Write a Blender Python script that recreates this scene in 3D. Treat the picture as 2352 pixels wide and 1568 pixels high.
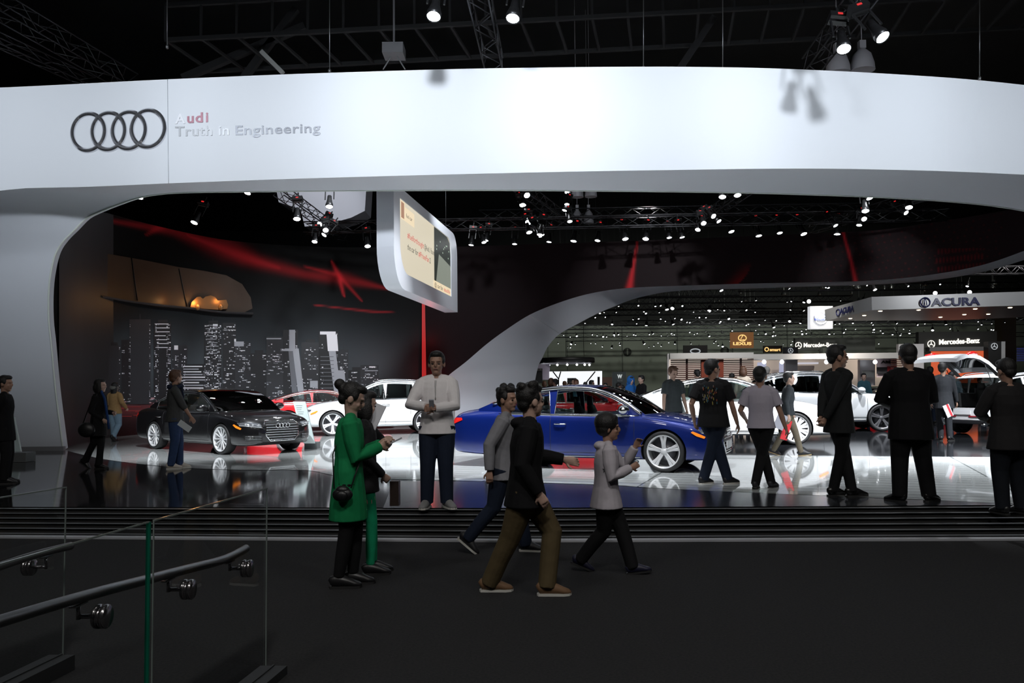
import bpy, bmesh, math, random
from mathutils import Vector, Matrix, Quaternion
from mathutils.bvhtree import BVHTree
for o in list(bpy.data.objects): bpy.data.objects.remove(o)
SC = bpy.context.scene
COL = SC.collection
# ------------------------------------------------------------------ camera
FP, CX, CY = 1900.0, 1176.0, 784.0
CAMZ, STG = 1.68, 0.24
TH, ROLL = math.atan(103/1900), 0.0105
_f = Vector((0, math.cos(TH), math.sin(TH)))
_u0 = Vector((0, -math.sin(TH), math.cos(TH))); _r0 = Vector((1, 0, 0))
_r = _r0*math.cos(ROLL) - _u0*math.sin(ROLL)
_u = _u0*math.cos(ROLL) + _r0*math.sin(ROLL)
CAM = Vector((0, 0, CAMZ))
cd = bpy.data.cameras.new('camera'); cam = bpy.data.objects.new('camera', cd); COL.objects.link(cam)
cd.sensor_width = 36; cd.lens = FP/2352*36; cd.clip_end = 400; cd.clip_start = 0.05
M = Matrix((_r, _u, -_f)).transposed().to_4x4(); M.translation = CAM
cam.matrix_world = M
SC.camera = cam
def P(px, py, Y=None, z=None):
    """point on the sight line of a photo pixel, at distance Y or at height z"""
    d = _f + _r*((px-CX)/FP) + _u*((CY-py)/FP)
    t = Y/d.y if Y is not None else (z-CAMZ)/d.z
    return CAM + d*t
def G(px, py, z=STG): return P(px, py, z=z)
# ------------------------------------------------------------------ world, exposure, large lights
w = bpy.data.worlds.new('world'); SC.world = w; w.use_nodes = True
w.node_tree.nodes['Background'].inputs[0].default_value = (0.75, 0.85, 1.0, 1)
w.node_tree.nodes['Background'].inputs[1].default_value = 0.0035
SC.view_settings.view_transform = 'Standard'; SC.view_settings.look = 'None'
SC.view_settings.gamma = 1; SC.view_settings.exposure = 0; SC.view_settings.use_curve_mapping = False
SC.cycles.use_denoising = True
SC.cycles.max_bounces = 7; SC.cycles.transparent_max_bounces = 12; SC.cycles.glossy_bounces = 4
SC.cycles.sample_clamp_indirect = 4.0; SC.cycles.caustics_reflective = False; SC.cycles.caustics_refractive = False
def lamp(loc, target, watt, deg=60, rad=0.12, col=(0.93, 0.96, 1.0), blend=0.8):
    l = bpy.data.lights.new('lamp_light', 'SPOT'); l.energy = watt; l.spot_size = math.radians(deg)
    l.spot_blend = blend; l.shadow_soft_size = rad; l.color = col
    o = bpy.data.objects.new('lamp_light', l); COL.objects.link(o); o.location = loc
    o.rotation_euler = (Vector(target)-Vector(loc)).to_track_quat('-Z', 'Y').to_euler()
    return o
def point(loc, watt, rad=0.1, col=(1, 0.9, 0.75)):
    l = bpy.data.lights.new('lamp_bulb', 'POINT'); l.energy = watt; l.shadow_soft_size = rad; l.color = col
    o = bpy.data.objects.new('lamp_bulb', l); COL.objects.link(o); o.location = loc
    return o
# spotlights on the front truss washing the white band
for x, e in ((-13, 1050), (-9, 1150), (-5, 1400), (-1, 1900), (3, 1800), (7, 1500), (11, 1250), (15, 900)):
    lamp((x, 9.4, 8.9), (x*1.02, 18.2, 7.4), e*1.25, 66, 0.25, (0.84, 0.91, 1.0), 1.0)
# spotlights above the stage, some added to brighten open suv, right floor and ribbon: (x, y, z), target, watts, cone
for loc, tg, e, deg in (
    ((-6, 13.5, 9.3), (-7.2, 19.0, .6), 5600, 36), ((-5.5, 20.5, 9.0), (-5.5, 19.0, .5), 1300, 50),
    ((-3.5, 19.9, 9.0), (-3.6, 24.2, .8), 9000, 60), ((-1.0, 12.5, 9.3), (-1.0, 17.0, .3), 5200, 48), ((-1.2, 20.3, 9), (-1.0, 19.2, .3), 5000, 60),
    ((2.0, 10.9, 9.3), (1.3, 14.6, .6), 4200, 44), ((1.5, 20.3, 9.3), (1.6, 15.0, .5), 5000, 50),
    ((5.5, 13.3, 9.3), (5.5, 20.3, .7), 13000, 30), ((5.5, 20.2, 9.0), (5.0, 20.8, .3), 3000, 60), ((9.0, 12.2, 9.3), (7.6, 16.0, .2), 5200, 48),
    ((9.5, 21.9, 8.4), (9.4, 24.3, .8), 5000, 64), ((13.0, 21.9, 8.2), (13.2, 23.5, .8), 5000, 64), ((13.0, 13.0, 9.3), (10.6, 17.0, .2), 20000, 50), ((12.0, 23.2, 7.4), (11.2, 16.0, .2), 6500, 42), ((11.0, 13.6, 9.3), (13.4, 22.0, 1.2), 15000, 20),
    ((7.5, 22.4, 7.3), (6.6, 14.2, .2), 9500, 30), ((11.5, 23.4, 7.2), (9.4, 14.6, .2), 7500, 30),
    ((5.5, 20.6, 8.6), P(1480, 676, Y=31), 3000, 32), ((10, 22.6, 7.6), P(2000, 645, Y=29), 900, 40)):
    lamp(loc, tg, e*1.0, deg, 0.11)
# spots added to brighten the printed city, and spots for the hall behind
lamp((-4.0, 22.5, 9.2), (-8.5, 29.0, 2.2), 2600, 62, .3, (.9, .95, 1), 1)
lamp((-1.0, 22.5, 9.2), (-4.5, 31.5, 2.6), 2300, 70, .3, (.9, .95, 1), 1)
for x, y, e in ((4, 60, 5500), (16, 60, 6500), (28, 60, 6500), (40, 60, 4500)):
    lamp((x, y, 11.5), (x, 89, 1.5), e*1.0, 80, .5, (.95, 1.0, .88), 1)
for x, y, e in ((6, 36, 900), (13, 38, 1500), (20, 40, 1800), (27, 42, 1600)):
    lamp((x, y, 10.0), (x, y+6, 0), e*1.6, 90, .4, (1.0, .97, .92), 1)
# hall lamps over the aisle behind and above the camera
for x, y, e in ((-7, -1.5, 760), (0, -2, 1350), (7, -1.5, 700), (-3, 5.0, 240), (5, 5.0, 220)):
    lamp((x, y, 10.5), (x*.8, y+7.5, 0), e*1.0, 110, .6, (1.0, .97, .93), 1.0)
# ------------------------------------------------------------------ materials
_mats = {}
def mat(name, rgb=(.5, .5, .5), rough=.5, metal=0.0, emit=None, es=0.0, coat=0.0, spec=None, noise=0.0, nscale=30, bump=0.0, bscale=60):
    if name in _mats: return _mats[name]
    m = bpy.data.materials.new(name); m.use_nodes = True; nt = m.node_tree
    b = nt.nodes['Principled BSDF']
    b.inputs['Base Color'].default_value = (*rgb, 1); b.inputs['Roughness'].default_value = rough
    b.inputs['Metallic'].default_value = metal; b.inputs['Coat Weight'].default_value = coat
    b.inputs['Coat Roughness'].default_value = .03
    if spec is not None: b.inputs['Specular IOR Level'].default_value = spec
    if emit: b.inputs['Emission Color'].default_value = (*emit, 1); b.inputs['Emission Strength'].default_value = es
    if noise or bump:
        tc = nt.nodes.new('ShaderNodeTexCoord')
    if noise:
        n = nt.nodes.new('ShaderNodeTexNoise'); n.inputs['Scale'].default_value = nscale; n.inputs['Detail'].default_value = 4
        nt.links.new(tc.outputs['Object'], n.inputs['Vector'])
        mx = nt.nodes.new('ShaderNodeMix'); mx.data_type = 'RGBA'
        mx.inputs[6].default_value = (*[c*(1-noise) for c in rgb], 1); mx.inputs[7].default_value = (*[min(1, c*(1+noise)) for c in rgb], 1)
        nt.links.new(n.outputs['Fac'], mx.inputs[0]); nt.links.new(mx.outputs[2], b.inputs['Base Color'])
    if bump:
        n2 = nt.nodes.new('ShaderNodeTexNoise'); n2.inputs['Scale'].default_value = bscale
        nt.links.new(tc.outputs['Object'], n2.inputs['Vector'])
        bp = nt.nodes.new('ShaderNodeBump'); bp.inputs['Strength'].default_value = bump; bp.inputs['Distance'].default_value = .01
        nt.links.new(n2.outputs['Fac'], bp.inputs['Height']); nt.links.new(bp.outputs[0], b.inputs['Normal'])
    _mats[name] = m
    return m
def glass_mat(name, tint=(.9, .95, .93), rough=.01, refl=0.12, dark=None):
    """thin pane: transparent with a fresnel reflection"""
    if name in _mats: return _mats[name]
    m = bpy.data.materials.new(name); m.use_nodes = True; nt = m.node_tree; nt.nodes.clear()
    out = nt.nodes.new('ShaderNodeOutputMaterial'); t = nt.nodes.new('ShaderNodeBsdfTransparent'); t.inputs[0].default_value = (*tint, 1)
    g = nt.nodes.new('ShaderNodeBsdfGlossy'); g.inputs['Roughness'].default_value = rough
    fr = nt.nodes.new('ShaderNodeFresnel'); fr.inputs[0].default_value = 1.5
    mx = nt.nodes.new('ShaderNodeMixShader'); nt.links.new(fr.outputs[0], mx.inputs[0])
    nt.links.new(t.outputs[0], mx.inputs[1]); nt.links.new(g.outputs[0], mx.inputs[2]); nt.links.new(mx.outputs[0], out.inputs[0])
    _mats[name] = m
    return m
def line_Y(px, p, q):
    """distance at which the pixel column px crosses the ground line p-q"""
    m_ = (px-CX)/FP; t = (m_*p.y-p.x)/((q.x-p.x)-m_*(q.y-p.y)); return p.y+(q.y-p.y)*t
def emis(name, rgb, s): return mat(name, (0.02, .02, .02), .4, emit=rgb, es=s)
# ------------------------------------------------------------------ mesh helpers
class MB:
    def __init__(s): s.v = []; s.f = []; s.m = []; s.sm = []
    def add(s, vs, fs, mi=0, smooth=True, mtx=None):
        b = len(s.v)
        s.v += [tuple(mtx @ Vector(q)) if mtx else tuple(q) for q in vs]
        for f in fs: s.f.append([b+i for i in f]); s.m.append(mi); s.sm.append(smooth)
        return s
    def box(s, a, b, mi=0, mtx=None):
        (x0, y0, z0), (x1, y1, z1) = a, b
        vs = [(x, y, z) for z in (z0, z1) for y in (y0, y1) for x in (x0, x1)]
        return s.add(vs, [(0, 2, 3, 1), (4, 5, 7, 6), (0, 1, 5, 4), (2, 6, 7, 3), (0, 4, 6, 2), (1, 3, 7, 5)], mi, False, mtx)
    def beam(s, p, q, w=.05, h=None, mi=0, up=(0, 0, 1)):
        p, q = Vector(p), Vector(q); d = (q-p); L = d.length; d.normalize(); h = h or w
        sd = d.cross(Vector(up)); sd = sd.normalized() if sd.length > 1e-4 else Vector((1, 0, 0)); u = sd.cross(d)
        vs = [pt + sd*(w/2*a) + u*(h/2*b) for pt in (p, q) for a, b in ((-1, -1), (1, -1), (1, 1), (-1, 1))]
        return s.add(vs, [(0, 1, 2, 3), (7, 6, 5, 4), (0, 4, 5, 1), (1, 5, 6, 2), (2, 6, 7, 3), (3, 7, 4, 0)], mi, False)
    def tube(s, pts, rad, n=8, mi=0, cap=True, ell=None, ref=None, smooth=True):
        """tube through pts; rad a number or list; ell = second radius list (along the direction ref)"""
        pts = [Vector(p) for p in pts]; k = len(pts)
        rs = rad if isinstance(rad, (list, tuple)) else [rad]*k
        es = ell if isinstance(ell, (list, tuple)) else (rs if ell is None else [ell]*k)
        vs = []; r = Vector(ref) if ref else None; prev = None
        for i, p in enumerate(pts):
            d = (pts[min(i+1, k-1)]-pts[max(i-1, 0)])
            d = d.normalized() if d.length > 1e-7 else Vector((0, 0, 1))
            if r is not None: a = r - d*r.dot(d)
            elif prev is not None: a = prev - d*prev.dot(d)
            else: a = d.orthogonal()
            if a.length < 1e-5: a = d.orthogonal()
            a.normalize(); prev = a; b = d.cross(a)
            for j in range(n):
                t = 2*math.pi*j/n; vs.append(p + a*(es[i]*math.cos(t)) + b*(rs[i]*math.sin(t)))
        fs = [(i*n+j, i*n+(j+1) % n, (i+1)*n+(j+1) % n, (i+1)*n+j) for i in range(k-1) for j in range(n)]
        if cap: fs += [tuple(range(n))[::-1], tuple(range((k-1)*n, k*n))]
        return s.add(vs, fs, mi, smooth)
    def ell(s, c, r, nu=12, nv=8, mi=0, rot=None):
        c = Vector(c); vs = [Vector((0, 0, -r[2]))]
        for i in range(1, nv):
            a = -math.pi/2+math.pi*i/nv
            for j in range(nu):
                t = 2*math.pi*j/nu; vs.append(Vector((r[0]*math.cos(a)*math.cos(t), r[1]*math.cos(a)*math.sin(t), r[2]*math.sin(a))))
        vs.append(Vector((0, 0, r[2]))); n = len(vs)-1
        fs = [(0, 1+(j+1) % nu, 1+j) for j in range(nu)]
        fs += [(1+i*nu+j, 1+i*nu+(j+1) % nu, 1+(i+1)*nu+(j+1) % nu, 1+(i+1)*nu+j) for i in range(nv-2) for j in range(nu)]
        fs += [(1+(nv-2)*nu+j, 1+(nv-2)*nu+(j+1) % nu, n) for j in range(nu)]
        if rot is not None: vs = [rot @ v for v in vs]
        return s.add([c+v for v in vs], fs, mi)
    def grid(s, rows, mi=0, smooth=True, closed=False):
        m = len(rows[0]); vs = [p for r in rows for p in r]; fs = []
        for i in range(len(rows)-1):
            for j in range(m if closed else m-1):
                fs.append((i*m+j, i*m+(j+1) % m, (i+1)*m+(j+1) % m, (i+1)*m+j))
        return s.add(vs, fs, mi, smooth)
    def lathe(s, prof, n=24, mtx=None, mi=0):
        """profile (r, z) about z"""
        vs = []
        for r, z in prof:
            for j in range(n): t = 2*math.pi*j/n; vs.append((r*math.cos(t), r*math.sin(t), z))
        fs = [(i*n+j, i*n+(j+1) % n, (i+1)*n+(j+1) % n, (i+1)*n+j) for i in range(len(prof)-1) for j in range(n)]
        return s.add(vs, fs, mi, True, mtx)
    def mesh(s, name):
        me = bpy.data.meshes.new(name); me.from_pydata([tuple(v) for v in s.v], [], s.f); me.update()
        for p, a, b in zip(me.polygons, s.m, s.sm): p.material_index = a; p.use_smooth = b
        return me
def obj(name, mb, mats, parent=None, label=None, cat=None, group=None, kind=None, sharp=None, loc=None):
    me = mb.mesh(name) if isinstance(mb, MB) else mb
    for m in (mats if isinstance(mats, (list, tuple)) else [mats]): me.materials.append(m)
    if sharp: me.set_sharp_from_angle(angle=math.radians(sharp))
    o = bpy.data.objects.new(name, me); COL.objects.link(o)
    if parent: o.parent = parent
    if loc: o.location = loc
    return tag(o, label, cat, group, kind)
def tag(o, label=None, cat=None, group=None, kind=None):
    if label: o['label'] = label
    if cat: o['category'] = cat
    if group: o['group'] = group
    if kind: o['kind'] = kind
    return o
def thing(name, label, cat, loc=(0, 0, 0), rz=0.0, group=None):
    o = bpy.data.objects.new(name, None); COL.objects.link(o); o.location = loc; o.rotation_euler = (0, 0, rz)
    o.empty_display_size = .2
    return tag(o, label, cat, group)
def struct(name, mb, m, sharp=None): return obj(name, mb, m, kind='structure', sharp=sharp)
def copy_tree(o, parent=None):
    c = o.copy(); COL.objects.link(c); c.parent = parent
    for ch in list(o.children): copy_tree(ch, c)
    return c
def eval_mesh(o):
    dg = bpy.context.evaluated_depsgraph_get(); dg.update()
    return bpy.data.meshes.new_from_object(o.evaluated_get(dg), depsgraph=dg)
def text_mesh(s, size=1.0, ext=.01, bold=0.0, shear=0.0, spacing=1.0, align='LEFT'):
    """lettering in the XY plane, extruded on z; returns mesh and width"""
    c = bpy.data.curves.new('t', 'FONT'); c.body = s; c.size = size; c.extrude = ext; c.offset = bold; c.shear = shear
    c.space_character = spacing; c.align_x = align; c.resolution_u = 3
    o = bpy.data.objects.new('t', c); COL.objects.link(o)
    me = eval_mesh(o); bpy.data.objects.remove(o)
    me.materials.clear()
    return me
def fill2d(loops, res=0):
    """triangulated 2-D fill of closed loops (holes by even-odd): list of verts, tris"""
    bm = bmesh.new(); es = []
    for lp in loops:
        vs = [bm.verts.new((x, y, 0)) for x, y in lp]
        for i in range(len(vs)): es.append(bm.edges.new((vs[i], vs[(i+1) % len(vs)])))
    bmesh.ops.triangle_fill(bm, use_beauty=True, use_dissolve=False, edges=es, normal=(0, 0, 1))
    if res:
        for _ in range(4):
            long = [e for e in bm.edges if e.calc_length() > res]
            if not long: break
            bmesh.ops.subdivide_edges(bm, edges=long, cuts=1, use_grid_fill=False)
            bmesh.ops.triangulate(bm, faces=bm.faces[:])
    bm.verts.ensure_lookup_table(); bm.verts.index_update()
    vs = [(v.co.x, v.co.y) for v in bm.verts]; fs = [[v.index for v in f.verts] for f in bm.faces]
    bm.free(); return vs, fs
def lerp(a, b, t): return a+(b-a)*t
def interp(xs, ys, x):
    """smooth (monotone cubic-ish) interpolation"""
    n = len(xs)
    if x <= xs[0]: return ys[0]
    if x >= xs[-1]: return ys[-1]
    i = max(j for j in range(n) if xs[j] <= x); i = min(i, n-2)
    h = xs[i+1]-xs[i]; t = (x-xs[i])/h
    def sl(j):
        if j == 0: return (ys[1]-ys[0])/(xs[1]-xs[0])
        if j == n-1: return (ys[-1]-ys[-2])/(xs[-1]-xs[-2])
        a = (ys[j]-ys[j-1])/(xs[j]-xs[j-1]); b = (ys[j+1]-ys[j])/(xs[j+1]-xs[j])
        return 0 if a*b <= 0 else 2*a*b/(a+b)
    m0, m1 = sl(i)*h, sl(i+1)*h
    return (2*t**3-3*t*t+1)*ys[i]+(t**3-2*t*t+t)*m0+(-2*t**3+3*t*t)*ys[i+1]+(t**3-t*t)*m1
def smooth_path(pts, k=6):
    """Catmull-Rom through tuples"""
    P_ = [Vector(p) for p in pts]; out = []
    for i in range(len(P_)-1):
        a, b, c, d = P_[max(i-1, 0)], P_[i], P_[i+1], P_[min(i+2, len(P_)-1)]
        for j in range(k):
            t = j/k
            out.append(.5*((2*b)+(c-a)*t+(2*a-5*b+4*c-d)*t*t+(3*b-a-3*c+d)*t**3))
    out.append(P_[-1]); return out
# ================================================================== SETTING
BLK = mat('matt black steel', (.012, .012, .013), .45, .3)
DARK = mat('dark graphite', (.02, .021, .023), .5)
CHROME = mat('polished chrome', (.82, .83, .85), .06, 1.0)
SILVER = mat('satin silver metal', (.72, .73, .75), .28, 1.0)
RUBBER = mat('black rubber', (.012, .012, .012), .6)
# carpet floor
m = mat('charcoal carpet', (.028, .028, .029), .95, noise=.55, nscale=55, bump=.6, bscale=160, spec=.1)
hall = MB(); hall.grid([[(-45, -3, 0), (60, -3, 0)], [(-45, 9.0, 0), (60, 9.0, 0)], [(-45, 92, 0), (60, 92, 0)]], smooth=False)
struct('floor', hall, m)
FB = [(x, P(x, y, z=0)) for x, y in ((-900, 1228), (0, 1232), (1176, 1241), (2352, 1237), (3300, 1234))]
FT = [(x, P(x, y, z=STG)) for x, y in ((-900, 1163), (0, 1163.5), (1176, 1166), (2352, 1159), (3300, 1156))]
fb = [p for _, p in FB]; ft = [p for _, p in FT]
# ramp of grooved dark plates
base = MB(); off = Vector((0, 0, -.006))
base.grid([[p+off for p in fb], [p+off for p in ft]], smooth=False)
struct('ramp_underlay', base, mat('groove black', (.004, .004, .004), .8))
rp = MB(); N = 6
for i in range(N):      # shallow level treads with dark gaps
    t0, t1 = i/N+.02, (i+1)/N-.03
    lo = [a.lerp(b, t0) for a, b in zip(fb, ft)]; hi = [a.lerp(b, t1) for a, b in zip(fb, ft)]
    z_ = STG*(i+.75)/N
    lo = [Vector((p.x, p.y, z_)) for p in lo]; hi = [Vector((p.x, p.y, z_)) for p in hi]
    rp.grid([lo, hi, [p-Vector((0, 0, .012)) for p in hi]], smooth=False)
struct('ramp', rp, mat('dark ramp metal', (.19, .20, .21), .3, .3, noise=.15, nscale=3))
tr = MB()
lo = [p+Vector((0, -.11, 0)) for p in fb]; up = Vector((0, 0, .02))
tr.grid([lo, [p+up for p in lo], [p+up+Vector((0, .01, 0)) for p in fb], [p+Vector((0, .01, 0)) for p in fb]], smooth=False)
struct('trim_1', tr, mat('brushed edge strip', (.42, .43, .46), .5, .2))
# stage deck : dark gloss base and white gloss tiles
def gloss_tile(name, c1, c2, mortar, rough, sx, sy, ang, bumpy=False, metal=0.0, coat=0.0):
    m = bpy.data.materials.new(name); m.use_nodes = True; nt = m.node_tree; b = nt.nodes['Principled BSDF']
    tc = nt.nodes.new('ShaderNodeTexCoord'); mp = nt.nodes.new('ShaderNodeMapping'); mp.inputs['Rotation'].default_value = (0, 0, ang)
    br = nt.nodes.new('ShaderNodeTexBrick'); br.inputs['Color1'].default_value = (*c1, 1); br.inputs['Color2'].default_value = (*c2, 1)
    br.inputs['Mortar'].default_value = (*mortar, 1); br.inputs['Scale'].default_value = 1; br.inputs['Mortar Size'].default_value = .014
    br.inputs['Brick Width'].default_value = sx; br.inputs['Row Height'].default_value = sy; br.offset = .0
    nt.links.new(tc.outputs['Object'], mp.inputs[0]); nt.links.new(mp.outputs[0], br.inputs['Vector']); nt.links.new(br.outputs[0], b.inputs['Base Color'])
    b.inputs['Roughness'].default_value = rough; b.inputs['Metallic'].default_value = metal; b.inputs['Coat Weight'].default_value = coat
    b.inputs['Coat Roughness'].default_value = .02
    return m
M_BLACKFLOOR = gloss_tile('black gloss deck', (.012, .013, .015), (.014, .015, .017), (.004, .004, .004), .07, 2.2, 1.1, .0, coat=.0)
M_WHITEFLOOR = gloss_tile('white gloss tiles', (.70, .74, .74), (.67, .71, .71), (.20, .22, .22), .06, 2.4, .31, .35, coat=.5)
M_FRONTSTRIP = mat('dark satin front strip', (.07, .078, .092), .17, .75, noise=.08, nscale=1.2)
st = MB(); back = [Vector((p.x*2.2, 32.6, STG)) for p in ft]
st.grid([ft, back], smooth=False)
for q in (back,): st.grid([q, [Vector((p.x, p.y, 0)) for p in q]], smooth=False)
struct('stage_deck', st, M_BLACKFLOOR)
WF = [(100, 1028), (145, 1033), (190, 1044), (250, 1056), (330, 1066), (420, 1074), (560, 1079), (700, 1079), (770, 1092), (850, 1098), (1000, 1102), (1200, 1107), (1400, 1113), (1500, 1120), (1700, 1130), (1900, 1138), (2100, 1146), (2352, 1157), (2560, 1160)]
wf = [G(*q, z=STG+.004) for q in smooth_path([(a, b, 0) for a, b in WF], 3) for q in [(q[0], q[1])]]
RE = [(2560, 1050), (2352, 1050), (2100, 1048), (1850, 1046), (1650, 1044), (1560, 1035), (1500, 1010)]
re_ = [G(*q, z=STG+.004) for q in RE] + [Vector((4.2, 32.3, STG+.004)), Vector((-3, 32.4, STG+.004)), Vector((-12, 32, STG+.004)), Vector((-13.5, 24, STG+.004))]
ws = MB(); loop = [(p.x, p.y) for p in wf+re_]
v2, f2 = fill2d([loop]); ws.add([(x, y, STG+.004) for x, y in v2], f2, 0, False)
struct('stage_white_tiles', ws, M_WHITEFLOOR)
# satin strip along the front of the deck, right and centre
fs_ = MB(); a = [G(x, y, z=STG+.003) for x, y in ((880, 1166), (1176, 1166), (1500, 1164.5), (1900, 1162), (2352, 1159), (2600, 1158))]
b = [G(x, y, z=STG+.003) for x, y in ((905, 1104), (1176, 1107), (1500, 1121), (1900, 1139), (2352, 1157.5), (2600, 1157.9))]
fs_.grid([a, b], smooth=False); struct('stage_front_strip', fs_, M_FRONTSTRIP)
# ceiling and outer walls of the hall
cl = MB(); cl.grid([[(-45, -3, 19), (60, -3, 19)], [(-45, 92, 19), (60, 92, 19)]], smooth=False)
struct('ceiling', cl, mat('black ceiling', (.012, .012, .013), .9, noise=.5, nscale=.4))
fw = MB(); fw.box((-45, 90, 0), (60, 91, 8.2), 0)
struct('wall_back', fw, mat('olive grey panelled wall', (.16, .175, .15), .85, noise=.1, nscale=.3))
fu = MB(); fu.box((-45, 90, 8.2), (60, 91, 19)); struct('wall_back_upper', fu, mat('upper wall painted shade', (.01, .01, .01), .9))  # black colour stands in for the hall light fading out up the wall
sw = MB()
for x in range(-6, 56, 6): sw.box((x-.05, 89.9, 0), (x+.05, 90, 8.2))
struct('trim_2', sw, mat('wall joint grey', (.08, .088, .078), .8))
sw = MB(); sw.box((60, -3, 0), (61, 92, 19)); struct('wall_right', sw, mat('dark side wall', (.02, .02, .02), .9))
sw = MB(); sw.box((-46, -3, 0), (-45, 92, 19)); struct('wall_left', sw, mat('dark side wall'))
# ------------------------------------------------------------------ white portal
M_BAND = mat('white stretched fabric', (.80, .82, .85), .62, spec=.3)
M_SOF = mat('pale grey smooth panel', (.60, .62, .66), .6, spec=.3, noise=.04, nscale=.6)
TOP = [(-700, 222), (-300, 211), (0, 201), (387, 182), (760, 167), (1176, 156), (1500, 153), (1700, 155), (1900, 162), (2050, 170), (2200, 180), (2352, 195), (2600, 228), (2900, 278)]
CRE = [(-700, 640), (-300, 500), (-100, 452), (0, 438), (60, 432), (180, 429.5), (387, 421), (760, 408), (1176, 397), (1500, 391), (1850, 387), (2100, 391), (2352, 401), (2600, 416), (2900, 440)]
def at(tab, x):
    return interp([q[0] for q in tab], [q[1] for q in tab], x)
ZT = 8.5
bandx = [-700+3600*i/90 for i in range(91)]
def band_Y(x): return P(x, at(TOP, x), z=ZT).y
front = []; 
for k in range(9): front.append([P(x, lerp(at(TOP, x), at(CRE, x), k/8), Y=band_Y(x)) for x in bandx])
bd = MB(); topb = [p+Vector((0, 1.0, 0)) for p in front[0]]; botb = [p+Vector((0, 1.0, .3)) for p in front[-1]]
bd.grid([topb]+front); bd.grid([topb, botb], smooth=False)
portal = thing('portal_arch', 'huge white curved portal arch spanning the stage, chrome emblem and slogan on it', 'arch', (0, 18, STG))
portal['kind'] = 'structure'
def fixp(o, par):
    o.parent = par; o.matrix_parent_inverse = Matrix.Translation(-Vector(par.location)); return o
fixp(obj('fascia_band', bd, M_BAND, sharp=50), portal)
# seam line and inner curve
sm = MB(); x = 386
sm.tube([P(x+(k-4)*.3, lerp(at(TOP, x), at(CRE, x), k/8), Y=band_Y(x)-.004) for k in range(9)], .008, 4)
fixp(obj('seam', sm, mat('seam grey', (.45, .47, .5), .7)), portal)
LIP = [(145, 1034), (138, 980), (127, 891), (118, 793), (112, 735), (112, 668), (118, 619), (129, 579), (147, 552), (170, 529), (196, 503), (223, 489), (268, 471), (312, 456), (357, 447), (430, 441.5), (600, 439.5), (860, 437), (1200, 436.5), (1640, 441), (1900, 448), (2100, 457), (2250, 469), (2352, 484), (2450, 505), (2560, 545)]
LIPY = [20.35, 20.3, 20.2, 20.1, 20.0, 19.9, 19.85, 19.8, 19.7, 19.6, 19.5, 19.45, 19.4, 19.35, 19.3, 19.25, 19.2, 19.2, 19.2, 19.6, 20.1, 20.6, 20.9, 21.2, 21.5, 21.9]
OUT = [(-700, 1050), (-700, 1000), (-700, 930), (-690, 860), (-670, 800), (-640, 740), (-600, 690), (-540, 640), (-460, 590), (-370, 550), (-270, 510), (-180, 478), (-60, 446), (60, 432), (180, 429.5), (300, 424.5), (560, 415), (860, 405), (1200, 396.5), (1640, 389), (1900, 387), (2100, 391), (2250, 396), (2352, 401), (2450, 407), (2560, 414)]
OUTY = [20.4, 20.35, 20.3, 20.25, 20.2, 20.1, 20.0, 19.8, 19.5, 19.2, 18.9, 18.7]+[None]*14
lipc = smooth_path([(a, b, c) for (a, b), c in zip(LIP, LIPY)], 4)
outc = smooth_path([(a, b, c if c else band_Y(a)+.02) for (a, b), c in zip(OUT, OUTY)], 4)
rows = []
for t in [i/10 for i in range(11)]:
    row = []
    for A, B in zip(outc, lipc):
        te = t; ty = t**.75
        row.append(P(lerp(A[0], B[0], te), lerp(A[1], B[1], te), Y=lerp(A[2], B[2], ty)))
    rows.append(row)
lip3 = rows[-1]
ed1 = [p+Vector((.0, .22, 0))+(Vector((0, 0, .05))) for p in lip3]
so = MB(); so.grid(rows); so.grid([lip3, ed1], smooth=False)
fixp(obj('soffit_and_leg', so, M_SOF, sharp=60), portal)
lt = MB(); lt.tube(lip3, .022, 6)
fixp(obj('edge_trim', lt, mat('pale edge bead', (.62, .66, .60), .5)), portal)
bs = MB(); q0, q1 = G(-400, 1040), G(146, 1034)
bs.beam(q0+Vector((0, -.05, .05)), q1+Vector((.05, -.05, .05)), .1, .1); struct('baseboard_left', bs, mat('grey plinth', (.22, .22, .23), .5))
# emblem and slogan
sign = thing('slogan_sign', 'chrome four-ring emblem with two lines of silver lettering on white band', 'sign', P(448, 298, Y=band_Y(448)))
RINGS = [(203, 303), (249, 301), (296, 299), (340, 295)]
for (cx, cy) in RINGS:
    Y = band_Y(cx)-.02; c = P(cx, cy, Y=Y); R = P(cx+39.5, cy, Y=Y).x-c.x; Rz = (P(cx, cy-42, Y=Y)-c).z
    sl = (P(cx+80, 0, Y=band_Y(cx+80)).y-P(cx, 0, Y=band_Y(cx)).y)/(80/FP*Y)
    prof = [(-.05, .02), (-.045, -.02), (-.015, -.05), (.012, -.05), (.045, -.02), (.05, .02)]
    mb = MB(); rows_ = []
    for j in range(49):
        t = 2*math.pi*j/48
        rows_.append([c+Vector(((R+a)*math.cos(t), b_+(R+a)*math.cos(t)*sl, (Rz+a)*math.sin(t))) for a, b_ in prof])
    mb.grid(rows_); fixp(obj('ring', mb, mat('emblem chrome', (.72, .72, .75), .16, .93), sharp=30), sign)
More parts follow.
